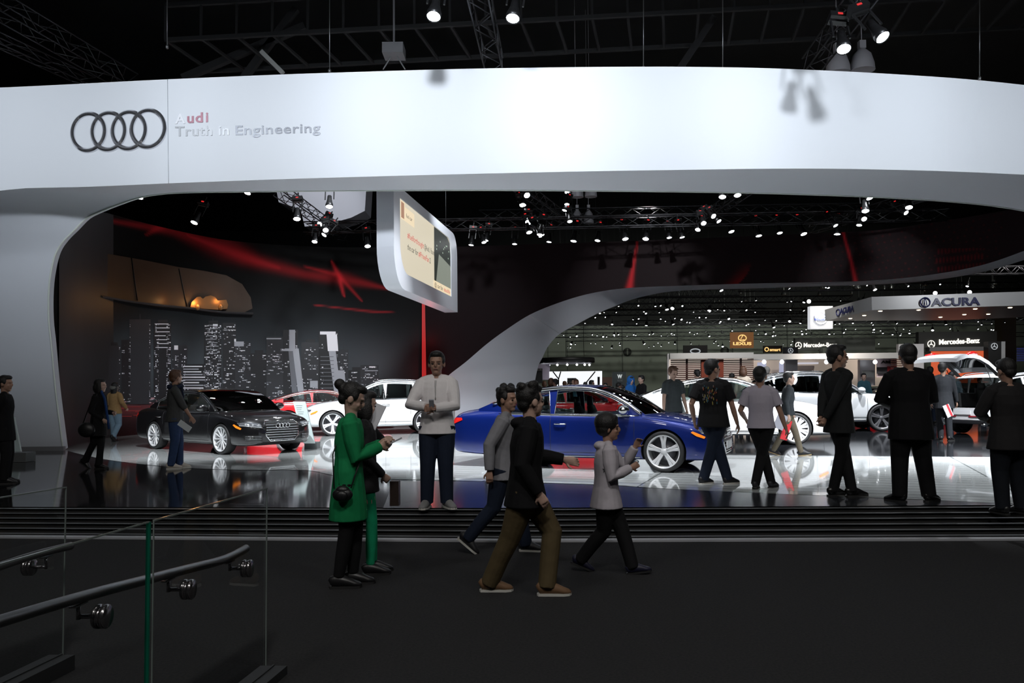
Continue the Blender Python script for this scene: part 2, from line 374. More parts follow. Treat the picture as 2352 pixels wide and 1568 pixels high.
def place_text(name, s, px, py, pxw, Yf, m, parent, size_px, bold=.0, ext=.005, spacing=1.0, front=.012):
    """lettering standing on a surface, left baseline at (px, py), stretched to pxw pixels"""
    me = text_mesh(s, 1.0, .5, bold, 0, spacing)
    xs = [v.co.x for v in me.vertices]; x0, x1 = min(xs), max(xs)
    # cap height of the built-in font is about 0.69
    for v in me.vertices:
        u = (v.co.x-x0)/(x1-x0); x = px+u*pxw[0]; y = py+u*pxw[1]-v.co.y/.69*size_px
        v.co = P(x, y, Y=Yf(x)-front) + Vector((0, -v.co.z*ext*2, 0))
    return fixp(obj(name, me, m), parent)
M_LET = mat('brushed silver letters', (.55, .56, .58), .35, .5)
for s, px, py, wd in (('A', 402, 284, 24), ('u', 430, 282, 15), ('d', 449, 281, 17), ('i', 473, 280, 5)):
    place_text('lettering', s, px, py, (wd, -.8), band_Y, mat('rose silver letters', (.50, .25, .30), .35, .4) if s != 'A' else mat('white letters', (.92, .92, .95), .3), sign, 22, .02)
place_text('lettering', 'Truth in', 402, 312.5, (124, -3), band_Y, M_LET, sign, 22, .012, spacing=1.05)
place_text('lettering', 'Engineering', 541, 309.5, (195, -6), band_Y, mat('grey silver letters', (.30, .31, .34), .35, .5), sign, 21, .012, spacing=1.05)
# ------------------------------------------------------------------ dark interior wall with its print
WY = [(118, 20.5), (146, 21.2), (176, 22.6), (232, 24.9), (286, 26.3), (366, 27.8), (446, 29), (527, 30), (625, 31), (800, 31.9), (1000, 32.1), (1200, 32), (1500, 31.4), (1750, 30.6), (1934, 29.8), (2128, 28.4), (2240, 27.3), (2352, 26), (2480, 24.3), (2600, 22.8)]
def wall_Y(x): return at(WY, x)
WTOP = [(118, 440), (180, 470), (232, 485), (286, 500), (366, 520), (446, 538), (527, 552), (625, 561), (800, 568), (1055, 566), (1150, 563), (1400, 555), (1724, 542), (1934, 533), (2007, 529), (2128, 513), (2352, 475), (2600, 420)]
FC = [(1000, 892), (1030, 862), (1071, 830), (1119, 789), (1167, 754), (1218, 722), (1278, 697), (1342, 677), (1406, 665), (1470, 659.5), (1562, 656), (1724, 651), (1886, 648), (2007, 644), (2129, 632), (2250, 610), (2352, 576), (2450, 535), (2600, 470)]
def base_y(x):
    if x < 940: return P_to_y(x, STG)
    return None
def floor_py(x, Y):   # pixel row where the wall meets the deck
    lo, hi = 880, 1400
    for _ in range(30):
        mid = (lo+hi)/2
        if P(x, mid, Y=Y).z > STG: lo = mid
        else: hi = mid
    return lo
def wall_bot(x):
    if x <= 960: return floor_py(x, wall_Y(x))
    if x < 1000: return lerp(floor_py(960, wall_Y(960)), 892, (x-960)/40)
    return at(FC, x)
PRINTS = []
def vcol(x, y):
    """printed colour of the wall at photo coordinate (x, y)"""
    r = g = b = .006
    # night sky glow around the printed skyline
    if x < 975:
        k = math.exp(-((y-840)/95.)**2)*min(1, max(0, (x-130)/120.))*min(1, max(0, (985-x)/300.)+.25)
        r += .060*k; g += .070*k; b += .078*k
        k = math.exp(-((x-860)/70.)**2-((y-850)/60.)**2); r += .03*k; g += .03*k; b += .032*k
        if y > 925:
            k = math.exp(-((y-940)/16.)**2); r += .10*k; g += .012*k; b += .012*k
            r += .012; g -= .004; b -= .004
    else:
        r += .006; g += .001; b += .002
    def streak(pts, wd, s):
        nonlocal r, g, b
        best = 1e9; bw = 1
        for (x0, y0, s0), (x1, y1, s1) in zip(pts, pts[1:]):
            dx, dy = x1-x0, y1-y0; t = max(0, min(1, ((x-x0)*dx+(y-y0)*dy)/(dx*dx+dy*dy)))
            d = math.hypot(x-x0-dx*t, y-y0-dy*t); ww = lerp(s0, s1, t)
            if d/max(ww, .05) < best: best = d/max(ww, .05)
        k = math.exp(-(best/wd)**2)*s; r += k; g += k*.03; b += k*.04
    if x < 1000 and y < 720:
        streak([(190, 496, 3), (285, 512, 5), (400, 530, 10), (520, 570, 22), (590, 600, 14), (700, 630, 10), (790, 640, 12), (900, 665, 2)], 1.0, .20)
        streak([(335, 540, 2), (372, 518, 9)], 1.0, .22)
        streak([(430, 540, 2), (560, 590, 12), (640, 615, 4)], 1.0, .15)
        streak([(762, 600, 2), (778, 632, 6), (790, 680, 2)], 1.0, .4); streak([(700, 612, 2), (778, 632, 5), (830, 690, 2)], 1.0, .25)
        streak([(720, 700, 1), (860, 716, 2.5), (910, 717, .5)], 1.0, .25)
    if 1430 < x < 1480: streak([(1464, 555, 2), (1455, 610, 4), (1446, 660, 9)], .8, .42)
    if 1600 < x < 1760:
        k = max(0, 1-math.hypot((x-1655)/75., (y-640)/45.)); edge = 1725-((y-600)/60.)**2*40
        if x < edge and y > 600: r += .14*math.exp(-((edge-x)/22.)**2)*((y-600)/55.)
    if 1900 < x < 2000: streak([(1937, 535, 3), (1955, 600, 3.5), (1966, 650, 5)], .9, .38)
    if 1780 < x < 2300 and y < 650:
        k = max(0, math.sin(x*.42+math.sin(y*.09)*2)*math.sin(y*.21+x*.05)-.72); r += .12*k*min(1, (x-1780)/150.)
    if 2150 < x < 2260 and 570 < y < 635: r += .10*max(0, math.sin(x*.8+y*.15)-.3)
    return (max(r, .001), max(g, .001), max(b, .001), 1)
xs = [118+(2600-118)*i/620 for i in range(621)]; NV = 110
rows = []; cols = []
for x in xs:
    t, b_ = at(WTOP, x), wall_bot(x); Y = wall_Y(x)
    rows.append([P(x, lerp(t, b_, j/NV), Y=Y) for j in range(NV+1)])
    cols.append([vcol(x, lerp(t, b_, j/NV)) for j in range(NV+1)])
wm = MB(); wm.grid(rows)
me = wm.mesh('wall_inner')
ca = me.color_attributes.new('print', 'FLOAT_COLOR', 'POINT')
ca.data.foreach_set('color', [c for rw in cols for q in rw for c in q])
m = bpy.data.materials.new('printed wall fabric'); m.use_nodes = True
nd = m.node_tree.nodes.new('ShaderNodeVertexColor'); nd.layer_name = 'print'
m.node_tree.links.new(nd.outputs[0], m.node_tree.nodes['Principled BSDF'].inputs['Base Color'])
m.node_tree.nodes['Principled BSDF'].inputs['Roughness'].default_value = .55
m.node_tree.nodes['Principled BSDF'].inputs['Specular IOR Level'].default_value = .05
WALL = obj('wall_inner', me, m, kind='structure')
# thickness: back skin
wb = MB(); bk = [[p+Vector((0, .35, 0)) for p in (r_[0], r_[-1])] for r_ in rows[::6]]
wb.grid(bk); wb.grid([[r_[0] for r_ in rows[::6]], [r_[0]+Vector((0, .35, 0)) for r_ in rows[::6]]])
struct('wall_inner_back', wb, DARK)
# red glowing vertical slit at the fold of the wall
sl = MB(); sl.grid([[P(969, y, Y=31.95), P(969+lerp(7, 11, (y-690)/230), y, Y=31.95)] for y in (690, 760, 830, 900, 965)], smooth=False)
obj('light_slit', sl, emis('red slit glow', (1, .03, .03), .38), None, 'tall thin red lit slit in the dark wall behind the man in white', 'light')
lamp_p = P(990, 860, Y=31.6); point(lamp_p, 14, .05, (1, .05, .05)); point(P(985, 780, Y=31.6), 8, .05, (1, .05, .05))
# printed skyline on the wall
random.seed(7)
cty = MB(); SH = [mat('print dark slate', (.011, .012, .014), .6), mat('print mid slate', (.024, .026, .030), .6), mat('print pale grey', (.42, .44, .48), .6), mat('print white', (.95, .96, 1.0), .6), mat('print rose', (.55, .30, .32), .6), mat('print red', (.45, .03, .03), .6), mat('print grey', (.16, .17, .19), .6)]
def pq(x0, y0, x1, y1, mi, off=.012, lean=0.0):
    """quad of print; lean moves the upper edge sideways"""
    y0, y1 = min(y0, y1), max(y0, y1)
    q = [(x0, y1), (x1, y1), (x1+lean, y0), (x0+lean, y0)]
    cty.add([P(a, b_, Y=wall_Y(a)-off) for a, b_ in q], [(0, 1, 2, 3)], mi, False)
B_ = [(154, 178, 802, .10), (172, 190, 779, .14), (190, 208, 765, .14), (246, 277, 793, .18), (279, 303, 780, .12), (297, 346, 733, .20), (353, 393, 741, .26), (395, 430, 793, .12), (420, 473, 836, .10),
      (469, 509, 743, .26), (511, 542, 741, .10), (540, 576, 784, .12), (576, 612, 811, .10), (612, 652, 773, .10), (650, 684, 757, .08), (692, 732, 786, .10), (732, 777, 762, .10), (777, 800, 802, .12), (800, 835, 850, .1), (828, 870, 838, .12)]
for i, (x0, x1, yt, pr) in enumerate(B_):
    pq(x0, yt, x1, 928, i % 2 if pr < .24 else 0, .012+.002*(i % 3))
    if i % 3 == 0: pq(x0+(x1-x0)*.25, yt-7, x1-(x1-x0)*.2, yt+1, 0, .012)
    if i % 4 == 1: pq((x0+x1)/2-.6, yt-12, (x0+x1)/2+.6, yt+1, 1, .012)
    n = max(2, int((x1-x0)/3.1)); y = yt+4; run = 0
    while y < 924:
        for c in range(n):
            run = random.random() < (.66 if run else pr*1.35)
            if run and random.random() < .85:
                xx = x0+1+c*(x1-x0-2)/n
                pq(xx, y, xx+(x1-x0-2)/n*random.choice((.6, .9, 1.05)), y+random.choice((1.3, 1.8, 2.6)), random.choice((3, 3, 3, 2, 2, 6)), .022)
        y += 4.0; run = 0
# lit crowns and stripes
for k in range(22): pq(214+k*.55, 766+k*5.2, 231+k*.75, 766+k*5.2+2.6, 2 if k % 3 else 3, .03)
pq(228, 845, 246, 874, 3, .03)
for k in range(7): pq(355+random.random()*8, 743+k*9, 380+random.random()*10, 744.6+k*9, 3, .03)
for k in range(9): pq(472+random.random()*8, 746+k*8, 496+random.random()*10, 747.5+k*8, 2, .03)
for k in range(9): pq(421, 840+k*6.2, 455+random.random()*18, 842.4+k*6.2, 2 if k % 2 else 3, .03)
for k in range(7): pq(423+k*7, 893, 426+k*7, 908, 2, .03)
pq(400, 793, 409, 803, 3, .03); pq(489, 744, 500, 749, 3, .03); pq(538, 784, 560, 795, 2, .03); pq(538, 778, 542, 792, 3, .03)
pq(612, 776, 646, 779, 2, .03); pq(664, 757, 678, 800, 2, .031); pq(643, 800, 672, 806, 2, .03, 12)
pq(686, 800, 700, 915, 2, .03, -14); pq(672, 800, 684, 915, 6, .03, -10)
pq(735, 761, 771, 768, 3, .032); pq(753, 768, 777, 806, 3, .032, -3); pq(768, 806, 784, 905, 2, .03, -13); pq(782, 850, 797, 915, 2, .03, -6)
pq(848, 841, 862, 844, 3, .03); pq(838, 850, 868, 852, 2, .03); pq(712, 874, 730, 890, 2, .03)
for k in range(9): pq(736, 818+k*9, 768, 819.6+k*9, 6, .03)
for k in range(170):
    x = random.uniform(165, 930); y = 917+random.gauss(0, 4.5)
    pq(x, y, x+random.uniform(2, 9), y+random.uniform(1, 2.6), random.choice((4, 4, 2, 6, 2, 3)), .026)
for k in range(26):
    x = random.uniform(170, 380); y = 932+random.uniform(0, 30)
    pq(x, y, x+random.uniform(20, 70), y+.9, 5, .026)
o = obj('printed_skyline', cty, SH, WALL); o['label'] = 'printed grey city skyline with white windows'
# amber lit recess with a little car relief
nc = [(236, 581), (250, 583), (330, 597), (410, 613), (470, 622), (520, 632), (556, 652), (576, 683), (580, 708), (560, 718), (500, 715), (430, 706), (360, 699), (290, 690), (236, 680)]
v2, f2 = fill2d([nc], 22)
nb = MB(); nb.add([P(x, y, Y=wall_Y(x)-.05) for x, y in v2], f2, 0, True)
niche = thing('display_niche', 'amber lit curved display panel high on the dark wall above printed skyline', 'display', P(460, 700, Y=wall_Y(460)-.05))
fixp(obj('back_panel', nb, mat('brown panel', (.042, .022, .010), .55, noise=.1, nscale=3)), niche)
led = MB(); pth = [P(x, y, Y=wall_Y(x)-.32) for x, y in smooth_path([(236, 683, 0), (290, 691, 0), (360, 700, 0), (430, 707, 0), (500, 716, 0), (580, 720, 0)], 4) for x, y in [(x, y)]] if False else [P(q[0], q[1], Y=wall_Y(q[0])-.24) for q in smooth_path([(236, 683, 0), (290, 693, 0), (360, 702, 0), (430, 709, 0), (500, 718, 0), (582, 722, 0)], 4)]
pb = [P(q[0], q[1], Y=wall_Y(q[0])-.03) for q in smooth_path([(236, 683, 0), (290, 693, 0), (360, 702, 0), (430, 709, 0), (500, 718, 0), (582, 722, 0)], 4)]
led.grid([pb, pth, [p+Vector((0, 0, .07)) for p in pth]])
fixp(obj('ledge', led, mat('ledge charcoal', (.02, .02, .022), .6)), niche)  # ledge added to hide the warm bulbs that make the amber glow
for a, b_ in (((411, 617), (430, 706)), ((302, 592), (316, 690))):
    jn = MB(); jn.tube([P(a[0], a[1], Y=wall_Y(a[0])-.07), P(b_[0], b_[1], Y=wall_Y(b_[0])-.07)], .02, 4); fixp(obj('joint', jn, BLK), niche)
rc = [(437, 705), (440, 694), (452, 682), (460, 681), (466, 686), (472, 681), (484, 678), (494, 682), (500, 690), (520, 688), (524, 700), (522, 709), (500, 711), (470, 709)]
v2, f2 = fill2d([rc]); n_ = len(v2); rb = MB()
rb.add([P(x, y, Y=wall_Y(x)-.2) for x, y in v2], f2, 0, False)
rb.grid([[P(x, y, Y=wall_Y(x)-.2) for x, y in rc+rc[:1]], [P(x, y, Y=wall_Y(x)-.06) for x, y in rc+rc[:1]]], smooth=False)
for cx in (452, 505): 
    c = P(cx, 705, Y=wall_Y(cx)-.28); rb.ell(c+Vector((0, .06, 0)), (.10, .05, .11), 10, 6)
obj('model_car', rb, mat('bronze relief', (.22, .12, .05), .4, .4), None, 'small bronze vintage racing car relief standing in amber display panel', 'model car')
point(P(452, 694, Y=wall_Y(452)-.34), 9, .1, (1, .48, .14)); point(P(505, 690, Y=wall_Y(505)-.34), 4, .1, (1, .45, .12))
point(P(385, 690, Y=wall_Y(385)-.30), 3, .1, (1, .5, .18))
# white sweeping ribbon : reveal of the opening in the wall
FR = [(955, 985), (962, 950), (978, 915), (1000, 892), (1030, 862), (1071, 830), (1119, 789), (1167, 754), (1218, 722), (1278, 697), (1342, 677), (1406, 665), (1470, 659.5), (1562, 656), (1724, 651), (1886, 648), (2007, 644), (2129, 632), (2250, 610), (2352, 576), (2450, 535), (2600, 470)]
RR = [(1222, 985), (1222, 950), (1224, 915), (1228, 880), (1236, 842), (1246, 821), (1259, 795), (1285, 767), (1326, 744), (1372, 720), (1405, 706), (1440, 692), (1485, 679), (1562, 667.5), (1724, 662.5), (1886, 657), (2007, 653.5), (2129, 645), (2250, 626), (2352, 597), (2450, 562), (2600, 505)]
fr = smooth_path([(a, b_, wall_Y(a)-.03) for a, b_ in FR], 5); rr = smooth_path([(a, b_, wall_Y(max(a, 1000))+1.6) for a, b_ in RR], 5)
rows = [[P(lerp(A[0], B[0], t), lerp(A[1], B[1], t), Y=lerp(A[2], B[2], t)) for A, B in zip(fr, rr)] for t in [i/8 for i in range(9)]]
rbn = MB(); rbn.grid(rows)
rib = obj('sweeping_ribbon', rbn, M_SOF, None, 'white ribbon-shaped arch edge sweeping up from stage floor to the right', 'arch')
rib['kind'] = 'structure'
jb = MB(); jb.tube([P(x, y, Y=Y) for x, y, Y in [(lerp(1218, 1300, t), lerp(722, 775, t)-0, lerp(31.9, 33.0, t)) for t in (0, .5, .97)]], .012, 4)
o = obj('panel_joint', jb, mat('seam grey'), rib)
# ================================================================== CARS
def paint(name, rgb, metal=.0, rough=.3):
    return mat(name, rgb, rough, metal, coat=1.0)
WELL = mat('wheel well black', (.006, .006, .006), .8)
SEAM = mat('panel gap', (.01, .01, .012), .6)
M_TIRE = mat('tyre rubber', (.014, .014, .015), .65)
M_GLASS = glass_mat('car glass', (.55, .62, .60)); M_TINT = glass_mat('tinted car glass', (.06, .07, .07))
M_LAMPGLASS = mat('lamp glass', (.5, .52, .55), .08, .8, coat=1)
M_RED = mat('red lamp', (.55, .01, .01), .15, emit=(1, .02, .01), es=.25, coat=1)
M_AMB = mat('amber lamp', (.9, .25, .02), .2, emit=(1, .25, .02), es=.4, coat=1)
M_SEAT = mat('black leather', (.012, .012, .013), .45); M_CABIN = mat('cabin trim', (.03, .03, .032), .6)
M_BEIGE = mat('pale leather', (.55, .55, .50), .5)
SED = dict(L=4.93, W=1.87, wb=2.91, fo=.91, rw=.345,
    deck=[(-2.58, .90), (-2.45, .99), (-2.0, 1.06), (-1.5, 1.07), (0, .98), (.95, .98), (1.4, .955), (1.9, .87), (2.2, .76), (2.36, .64)],
    sh=[(-2.58, .80), (-2.3, .93), (-1.5, .95), (0, .93), (1.0, .92), (1.5, .86), (2.0, .76), (2.25, .68), (2.36, .60)],
    bot=[(-2.58, .36), (-2.45, .25), (-1.8, .21), (0, .19), (1.8, .19), (2.2, .20), (2.36, .28)],
    wid=[(-2.58, .74), (-2.50, .84), (-2.25, .915), (-1.5, .935), (0, .93), (1.5, .935), (1.95, .90), (2.18, .82), (2.30, .70), (2.36, .58)],
    zc=[(-2.02, 1.05), (-1.7, 1.17), (-1.3, 1.30), (-.85, 1.405), (-.35, 1.45), (.1, 1.435), (.45, 1.35), (.8, 1.18), (1.12, .96)],
    roof=(-1.05, .22), wins=[(-1.50, -.60, 1), (-.50, .78, 1)], H=1.455)
SUV = dict(L=4.63, W=1.90, wb=2.81, fo=.88, rw=.375,
    deck=[(-2.34, .95), (-2.28, 1.10), (-2.0, 1.14), (-1.5, 1.12), (0, 1.08), (.9, 1.07), (1.4, 1.04), (1.85, .97), (2.12, .88), (2.29, .76)],
    sh=[(-2.34, .85), (-2.1, 1.07), (-1.5, 1.09), (0, 1.06), (1.0, 1.03), (1.5, .96), (1.95, .88), (2.29, .68)],
    bot=[(-2.34, .42), (-2.1, .30), (0, .25), (2.0, .27), (2.29, .36)],
    wid=[(-2.34, .78), (-2.26, .88), (-2.0, .93), (-1.4, .95), (0, .94), (1.4, .95), (1.9, .92), (2.12, .84), (2.24, .70), (2.29, .60)],
    zc=[(-2.20, 1.14), (-2.04, 1.30), (-1.82, 1.45), (-1.5, 1.56), (-1.0, 1.625), (-.45, 1.65), (0.0, 1.62), (.35, 1.50), (.70, 1.30), (1.05, 1.07)],
    roof=(-1.62, .12), wins=[(-1.72, -1.12, 1), (-1.04, -.20, 1), (-.12, .85, 1)], H=1.65)
CPE = dict(SED, L=4.6, wb=2.75, H=1.37,
    zc=[(-2.0, 1.0), (-1.6, 1.13), (-1.1, 1.27), (-.6, 1.345), (-.15, 1.37), (.2, 1.34), (.5, 1.25), (.8, 1.10), (1.05, .95)],
    roof=(-.75, .25), wins=[(-1.45, -.55, 1), (-.48, .78, 1)])
def car(name, label, loc, rz, spec, pm, S=1.0, sz=1.0, style='sedan', rim=('twin', 5), tint=None, trimw=.012, trimm=None,
        seat=None, pillar=None, group=None, detail=True, roofm=None, hatch=False, win_dark=False, cat='car', grille='slats', plate=None, flip=1, roofrail=False, rimm=None):
    T = spec; root = thing(name, label, cat, (0, 0, 0), 0, group)
    tab = lambda k, x: interp([q[0] for q in T[k]], [q[1] for q in T[k]], x)
    xa, xb = T['deck'][0][0], T['deck'][-1][0]
    # ---- lower body loft
    N = 56; ring = []
    for i in range(N+1):
        t = i/N; x = xa+(xb-xa)*(.5-.5*math.cos(math.pi*t)) if True else 0
        zb, zs, zd, ym = tab('bot', x), tab('sh', x), tab('deck', x), tab('wid', x)
        zs = max(zs, zb+.1); zd = max(zd, zs+.004); h = zs-zb
        c = [(0, zb), (.5*ym, zb), (.80*ym, zb+.004), (.93*ym, zb+.03), (.975*ym, zb+.12*h+.02), (.992*ym, zb+.3*h), (ym, zb+.5*h), (ym*.998, zb+.68*h), (.985*ym, zs-.12*h), (.962*ym, zs-.025), (.935*ym, zs), (.86*ym, lerp(zs, zd, .45)), (.66*ym, lerp(zs, zd, .85)), (.33*ym, zd-.002), (0, zd)]
        c = smooth_path([(a, b_, 0) for a, b_ in c], 2)
        full = [(x, p.x, p.y) for p in c] + [(x, -p.x, p.y) for p in reversed(c[1:-1])]
        ring.append(full)
    mb = MB(); mb.grid(ring, closed=True); m_ = len(ring[0])
    mb.f.append(list(range(m_))[::-1]); mb.m.append(0); mb.sm.append(False)
    mb.f.append([N*m_+j for j in range(m_)]); mb.m.append(0); mb.sm.append(False)
    tmp = bpy.data.objects.new('tmp', mb.mesh('tmp')); COL.objects.link(tmp); tmp.data.materials.append(pm)
    bm = bmesh.new(); bm.from_mesh(tmp.data); bmesh.ops.recalc_face_normals(bm, faces=bm.faces); bm.to_mesh(tmp.data); bm.free()
    xf = xb-T['fo']; xr = xf-T['wb']; rw = T['rw']; Wd = T['W']/2
    cut = MB()
    for x in (xf, xr):
        for s in (1, -1):
            mt = Matrix.Translation((x, s*(Wd-.33), rw)) @ Matrix.Rotation(-s*math.pi/2, 4, 'X')
            cut.lathe([(0, 0), (rw*1.10, 0), (rw*1.10, .6), (0, .6)], 36, mt)
    if hatch:
        cut.add([(xa-.3, -.60, .74), (xa+1.3, -.60, .74), (xa+1.3, .60, .74), (xa-.3, .60, .74), (xa-.3, -.66, 1.6), (xa+1.3, -.66, 1.6), (xa+1.3, .66, 1.6), (xa-.3, .66, 1.6)],
                [(3, 2, 1, 0), (4, 5, 6, 7), (0, 1, 5, 4), (1, 2, 6, 5), (2, 3, 7, 6), (3, 0, 4, 7)], 0, False)
    co = bpy.data.objects.new('tmpc', cut.mesh('tmpc')); COL.objects.link(co); co.data.materials.append(WELL)
    bm = bmesh.new(); bm.from_mesh(co.data); bmesh.ops.remove_doubles(bm, verts=bm.verts, dist=1e-5); bmesh.ops.recalc_face_normals(bm, faces=bm.faces); bm.to_mesh(co.data); bm.free()
    md = tmp.modifiers.new('b', 'BOOLEAN'); md.object = co; md.operation = 'DIFFERENCE'; md.solver = 'EXACT'; md.material_mode = 'TRANSFER'
    me = eval_mesh(tmp); bpy.data.objects.remove(tmp); bpy.data.objects.remove(co)
    for p in me.polygons: p.use_smooth = True
    me.set_sharp_from_angle(angle=math.radians(34)); me.name = 'body'
    bod = bpy.data.objects.new('body', me); COL.objects.link(bod); bod.parent = root
    if not me.materials: me.materials.append(pm)
    full = MB(); full.grid(ring, closed=True); full.f.append([N*m_+j for j in range(m_)]); full.f.append(list(range(m_)))
    bvh = BVHTree.FromPolygons([Vector(v) for v in full.v], full.f)
    def side(x, z, s=1, off=.004):
        h = bvh.ray_cast(Vector((x, s*3, z)), Vector((0, -s, 0)))
        return h[0]+Vector((0, s*off, 0)) if h[0] else Vector((x, s*Wd*.9, z))
    def frontp(y, z, off=.006, s=1):
        h = bvh.ray_cast(Vector((s*4, y, z)), Vector((-s, 0, 0)))
        return h[0]+Vector((s*off, 0, 0)) if h[0] else Vector((s*2.2, y, z))
    # ---- glasshouse
    x0, x1 = T['zc'][0][0], T['zc'][-1][0]
    zc = lambda x: interp([q[0] for q in T['zc']], [q[1] for q in T['zc']], x)
    zbelt = lambda x: tab('sh', x)-.005
    def sy(x, z):
        base = tab('wid', x)*.925
        k = .30 if T['H'] < 1.5 else .22
        f_ = 1-.10*max(0, (x-.3)/1.0)**2-.12*max(0, (-.9-x)/1.2)**2
        return (base-k*(z-zbelt(x)))*f_
    ns = 40; xs_ = [x0+(x1-x0)*(.5-.5*math.cos(math.pi*i/ns)) for i in range(ns+1)]
    def cover(xl, xh, mm, nm, off=0.0, inset=0.0, par=None):
        pts = sorted(set([xl, xh]+[x for x in xs_ if xl < x < xh])); rws = []
        for x in pts:
            z = zc(x); yy = sy(x, z)-inset; row = []
            for j in range(-8, 9):
                v = j/8; bul = 1-v*v
                d = .05 if zc(x) > T['H']-.08 else .02
                # windshield and rear glass bow outward
                bx = 0
                if x > T['roof'][1]: bx = .13*bul*(x-T['roof'][1])/(x1-T['roof'][1])
                if x < T['roof'][0]: bx = -.10*bul*(T['roof'][0]-x)/(T['roof'][0]-x0)
                row.append((x+bx, v*yy, z+d*bul*.6+off))
            rws.append(row)
        g = MB(); g.grid(rws); return obj(nm, g, mm, par or root)
    gm = tint or M_GLASS
    cover(T['roof'][0], T['roof'][1], roofm or pm, 'roof')
    cover(T['roof'][1]+.001, x1, M_GLASS, 'windshield', 0, .02)
    if not hatch: cover(x0, T['roof'][0]-.001, gm, 'rear_window', 0, .02)
    # side frames with window openings
    def top_off(x, o):    # inset upper curve
        d = .01; s_ = (zc(min(x+d, x1))-zc(max(x-d, x0)))/(min(x+d, x1)-max(x-d, x0))
        return (x - o*(-s_)/math.hypot(1, s_), zc(x)-o/math.hypot(1, s_))
    outer = [(x0, zbelt(x0)-.05)]+[(x, zc(x)) for x in xs_]+[(x1, zbelt(x1)-.05)]
    outer = [(x0+.0, min(zc(x0), zbelt(x0)))]+outer[1:-1]+[(x1, min(zc(x1), zbelt(x1))-.02)]+[(lerp(x1, x0, i/14), zbelt(lerp(x1, x0, i/14))-.03) for i in range(1, 14)]
    wins = []
    for (wa, wb_, _) in T['wins']:
        top = []
        for k in range(80):
            x = x0+(x1-x0)*k/79; q = top_off(x, .075 if T['H'] < 1.5 else .09)
            if wa <= q[0] <= wb_ and q[1] > zbelt(q[0])+.05: top.append(q)
        if len(top) < 3: continue
        bl = [(top[0][0] if top[0][0] > wa+.06 else wa, 0), (top[-1][0], 0)]
        a_, b_ = top[0][0], top[-1][0]
        a_ = max(wa, a_-(.02)); b_ = min(wb_+.12, b_+.05)
        low = [(lerp(a_, b_, i/6), zbelt(lerp(a_, b_, i/6))+.035) for i in range(7)]
        wins.append(low+top[::-1][::3]+([top[0]] if True else []))
    v2, f2 = fill2d([outer]+wins, .25)
    for s in (1, -1):
        fr_ = MB(); fr_.add([(x, s*sy(x, z), z) for x, z in v2], f2, 0, True)
        obj('pillar_frame', fr_, pillar or pm, root)
        for wv in wins:
            wv2, wf2 = fill2d([wv], .25); g = MB(); g.add([(x, s*(sy(x, z)-.006), z) for x, z in wv2], wf2)
            obj('side_window', g, gm, root)
    if trimw:
        tm = trimm or CHROME
        for s in (1, -1):
            g = MB()
            for wv in wins:
                g.tube([(x, s*(sy(x, z)+.004), z) for x, z in wv+wv[:1]], .008, 5)
            pts = [(top_off(x, .03)) for x in xs_ if T['zc'][0][0]+.25 < x < x1-.03]
            g.tube([(x, s*(sy(x, z)+.008), z) for x, z in pts], trimw*1.3, 6)
            g.tube([(x, s*(sy(x, zbelt(x)+.01)+.012), zbelt(x)+.012) for x in [x0+.45+(x1-x0-.55)*i/16 for i in range(17)]], trimw*.9, 6)
            obj('window_trim', g, tm, root)
    # cabin : seats, dashboard, wheel
    sm_ = seat or M_SEAT
    zf = .42 if T['H'] < 1.5 else .55
    def seatm(x, y):
        g = MB(); g.box((x-.25, y-.25, zf), (x+.27, y+.25, zf+.14)); 
        g.tube([(x-.20, y, zf+.10), (x-.30, y, zf+.45), (x-.36, y, zf+.66)], [.10, .09, .06], 10, ell=[.26, .25, .17], ref=(0, 1, 0))
        g.tube([(x-.37, y, zf+.66), (x-.385, y, zf+.84)], [.05, .045], 8, ell=[.13, .12], ref=(0, 1, 0)); return g
    for x in (.15, -.75):
        for y in (-.38, .38): obj('seat', seatm(x, y), sm_, root)
    g = MB(); g.tube([(.72, -.68, zf+.30), (.72, .68, zf+.30)], .16, 8, ell=.14); g.box((-1.3, -.7, .30), (.95, .7, .36)); obj('dashboard', g, M_CABIN, root)
    g = MB(); c = Vector((.42, .38, zf+.40)); g.tube([c+Vector((-.05*math.sin(t), .18*math.cos(t), .17*math.sin(t))) for t in [2*math.pi*i/16 for i in range(17)]], .014, 5)
    g.beam(c, c+Vector((.25, 0, -.08)), .05); obj('steering_wheel', g, M_CABIN, root)
    # ---- panel gaps
    g = MB()
    doors = [w_[0] for w_ in T['wins']][1:]; dx = [(-.55 if T['H'] < 1.5 else .07)]
    lines = [(T['wins'][-1][1]+.18, .36, tab('sh', .9)-.02), (T['wins'][-1][0]-.05, .30, zbelt(0)), (xr+rw*1.25 if T is not CPE else -.6, .62, zbelt(-1.1))]
    for s in (1, -1):
        for (x, za, zb_) in lines:
            g.tube([side(x, lerp(za, zb_, i/8), s, .0015) for i in range(9)], .0045, 4)
        xs2 = [lerp(xr+rw*1.2, T['wins'][-1][1]+.18, i/10) for i in range(11)]
        g.tube([side(x, .30 if T['H'] < 1.5 else .40, s, .0015) for x in xs2], .0045, 4)
        # bonnet shut line
        g.tube([side(lerp(1.1, xb-.35, i/8), tab('sh', lerp(1.1, xb-.35, i/8))-.02, s, .0015) for i in range(9)], .004, 4)
    obj('panel_gap', g, SEAM, root)
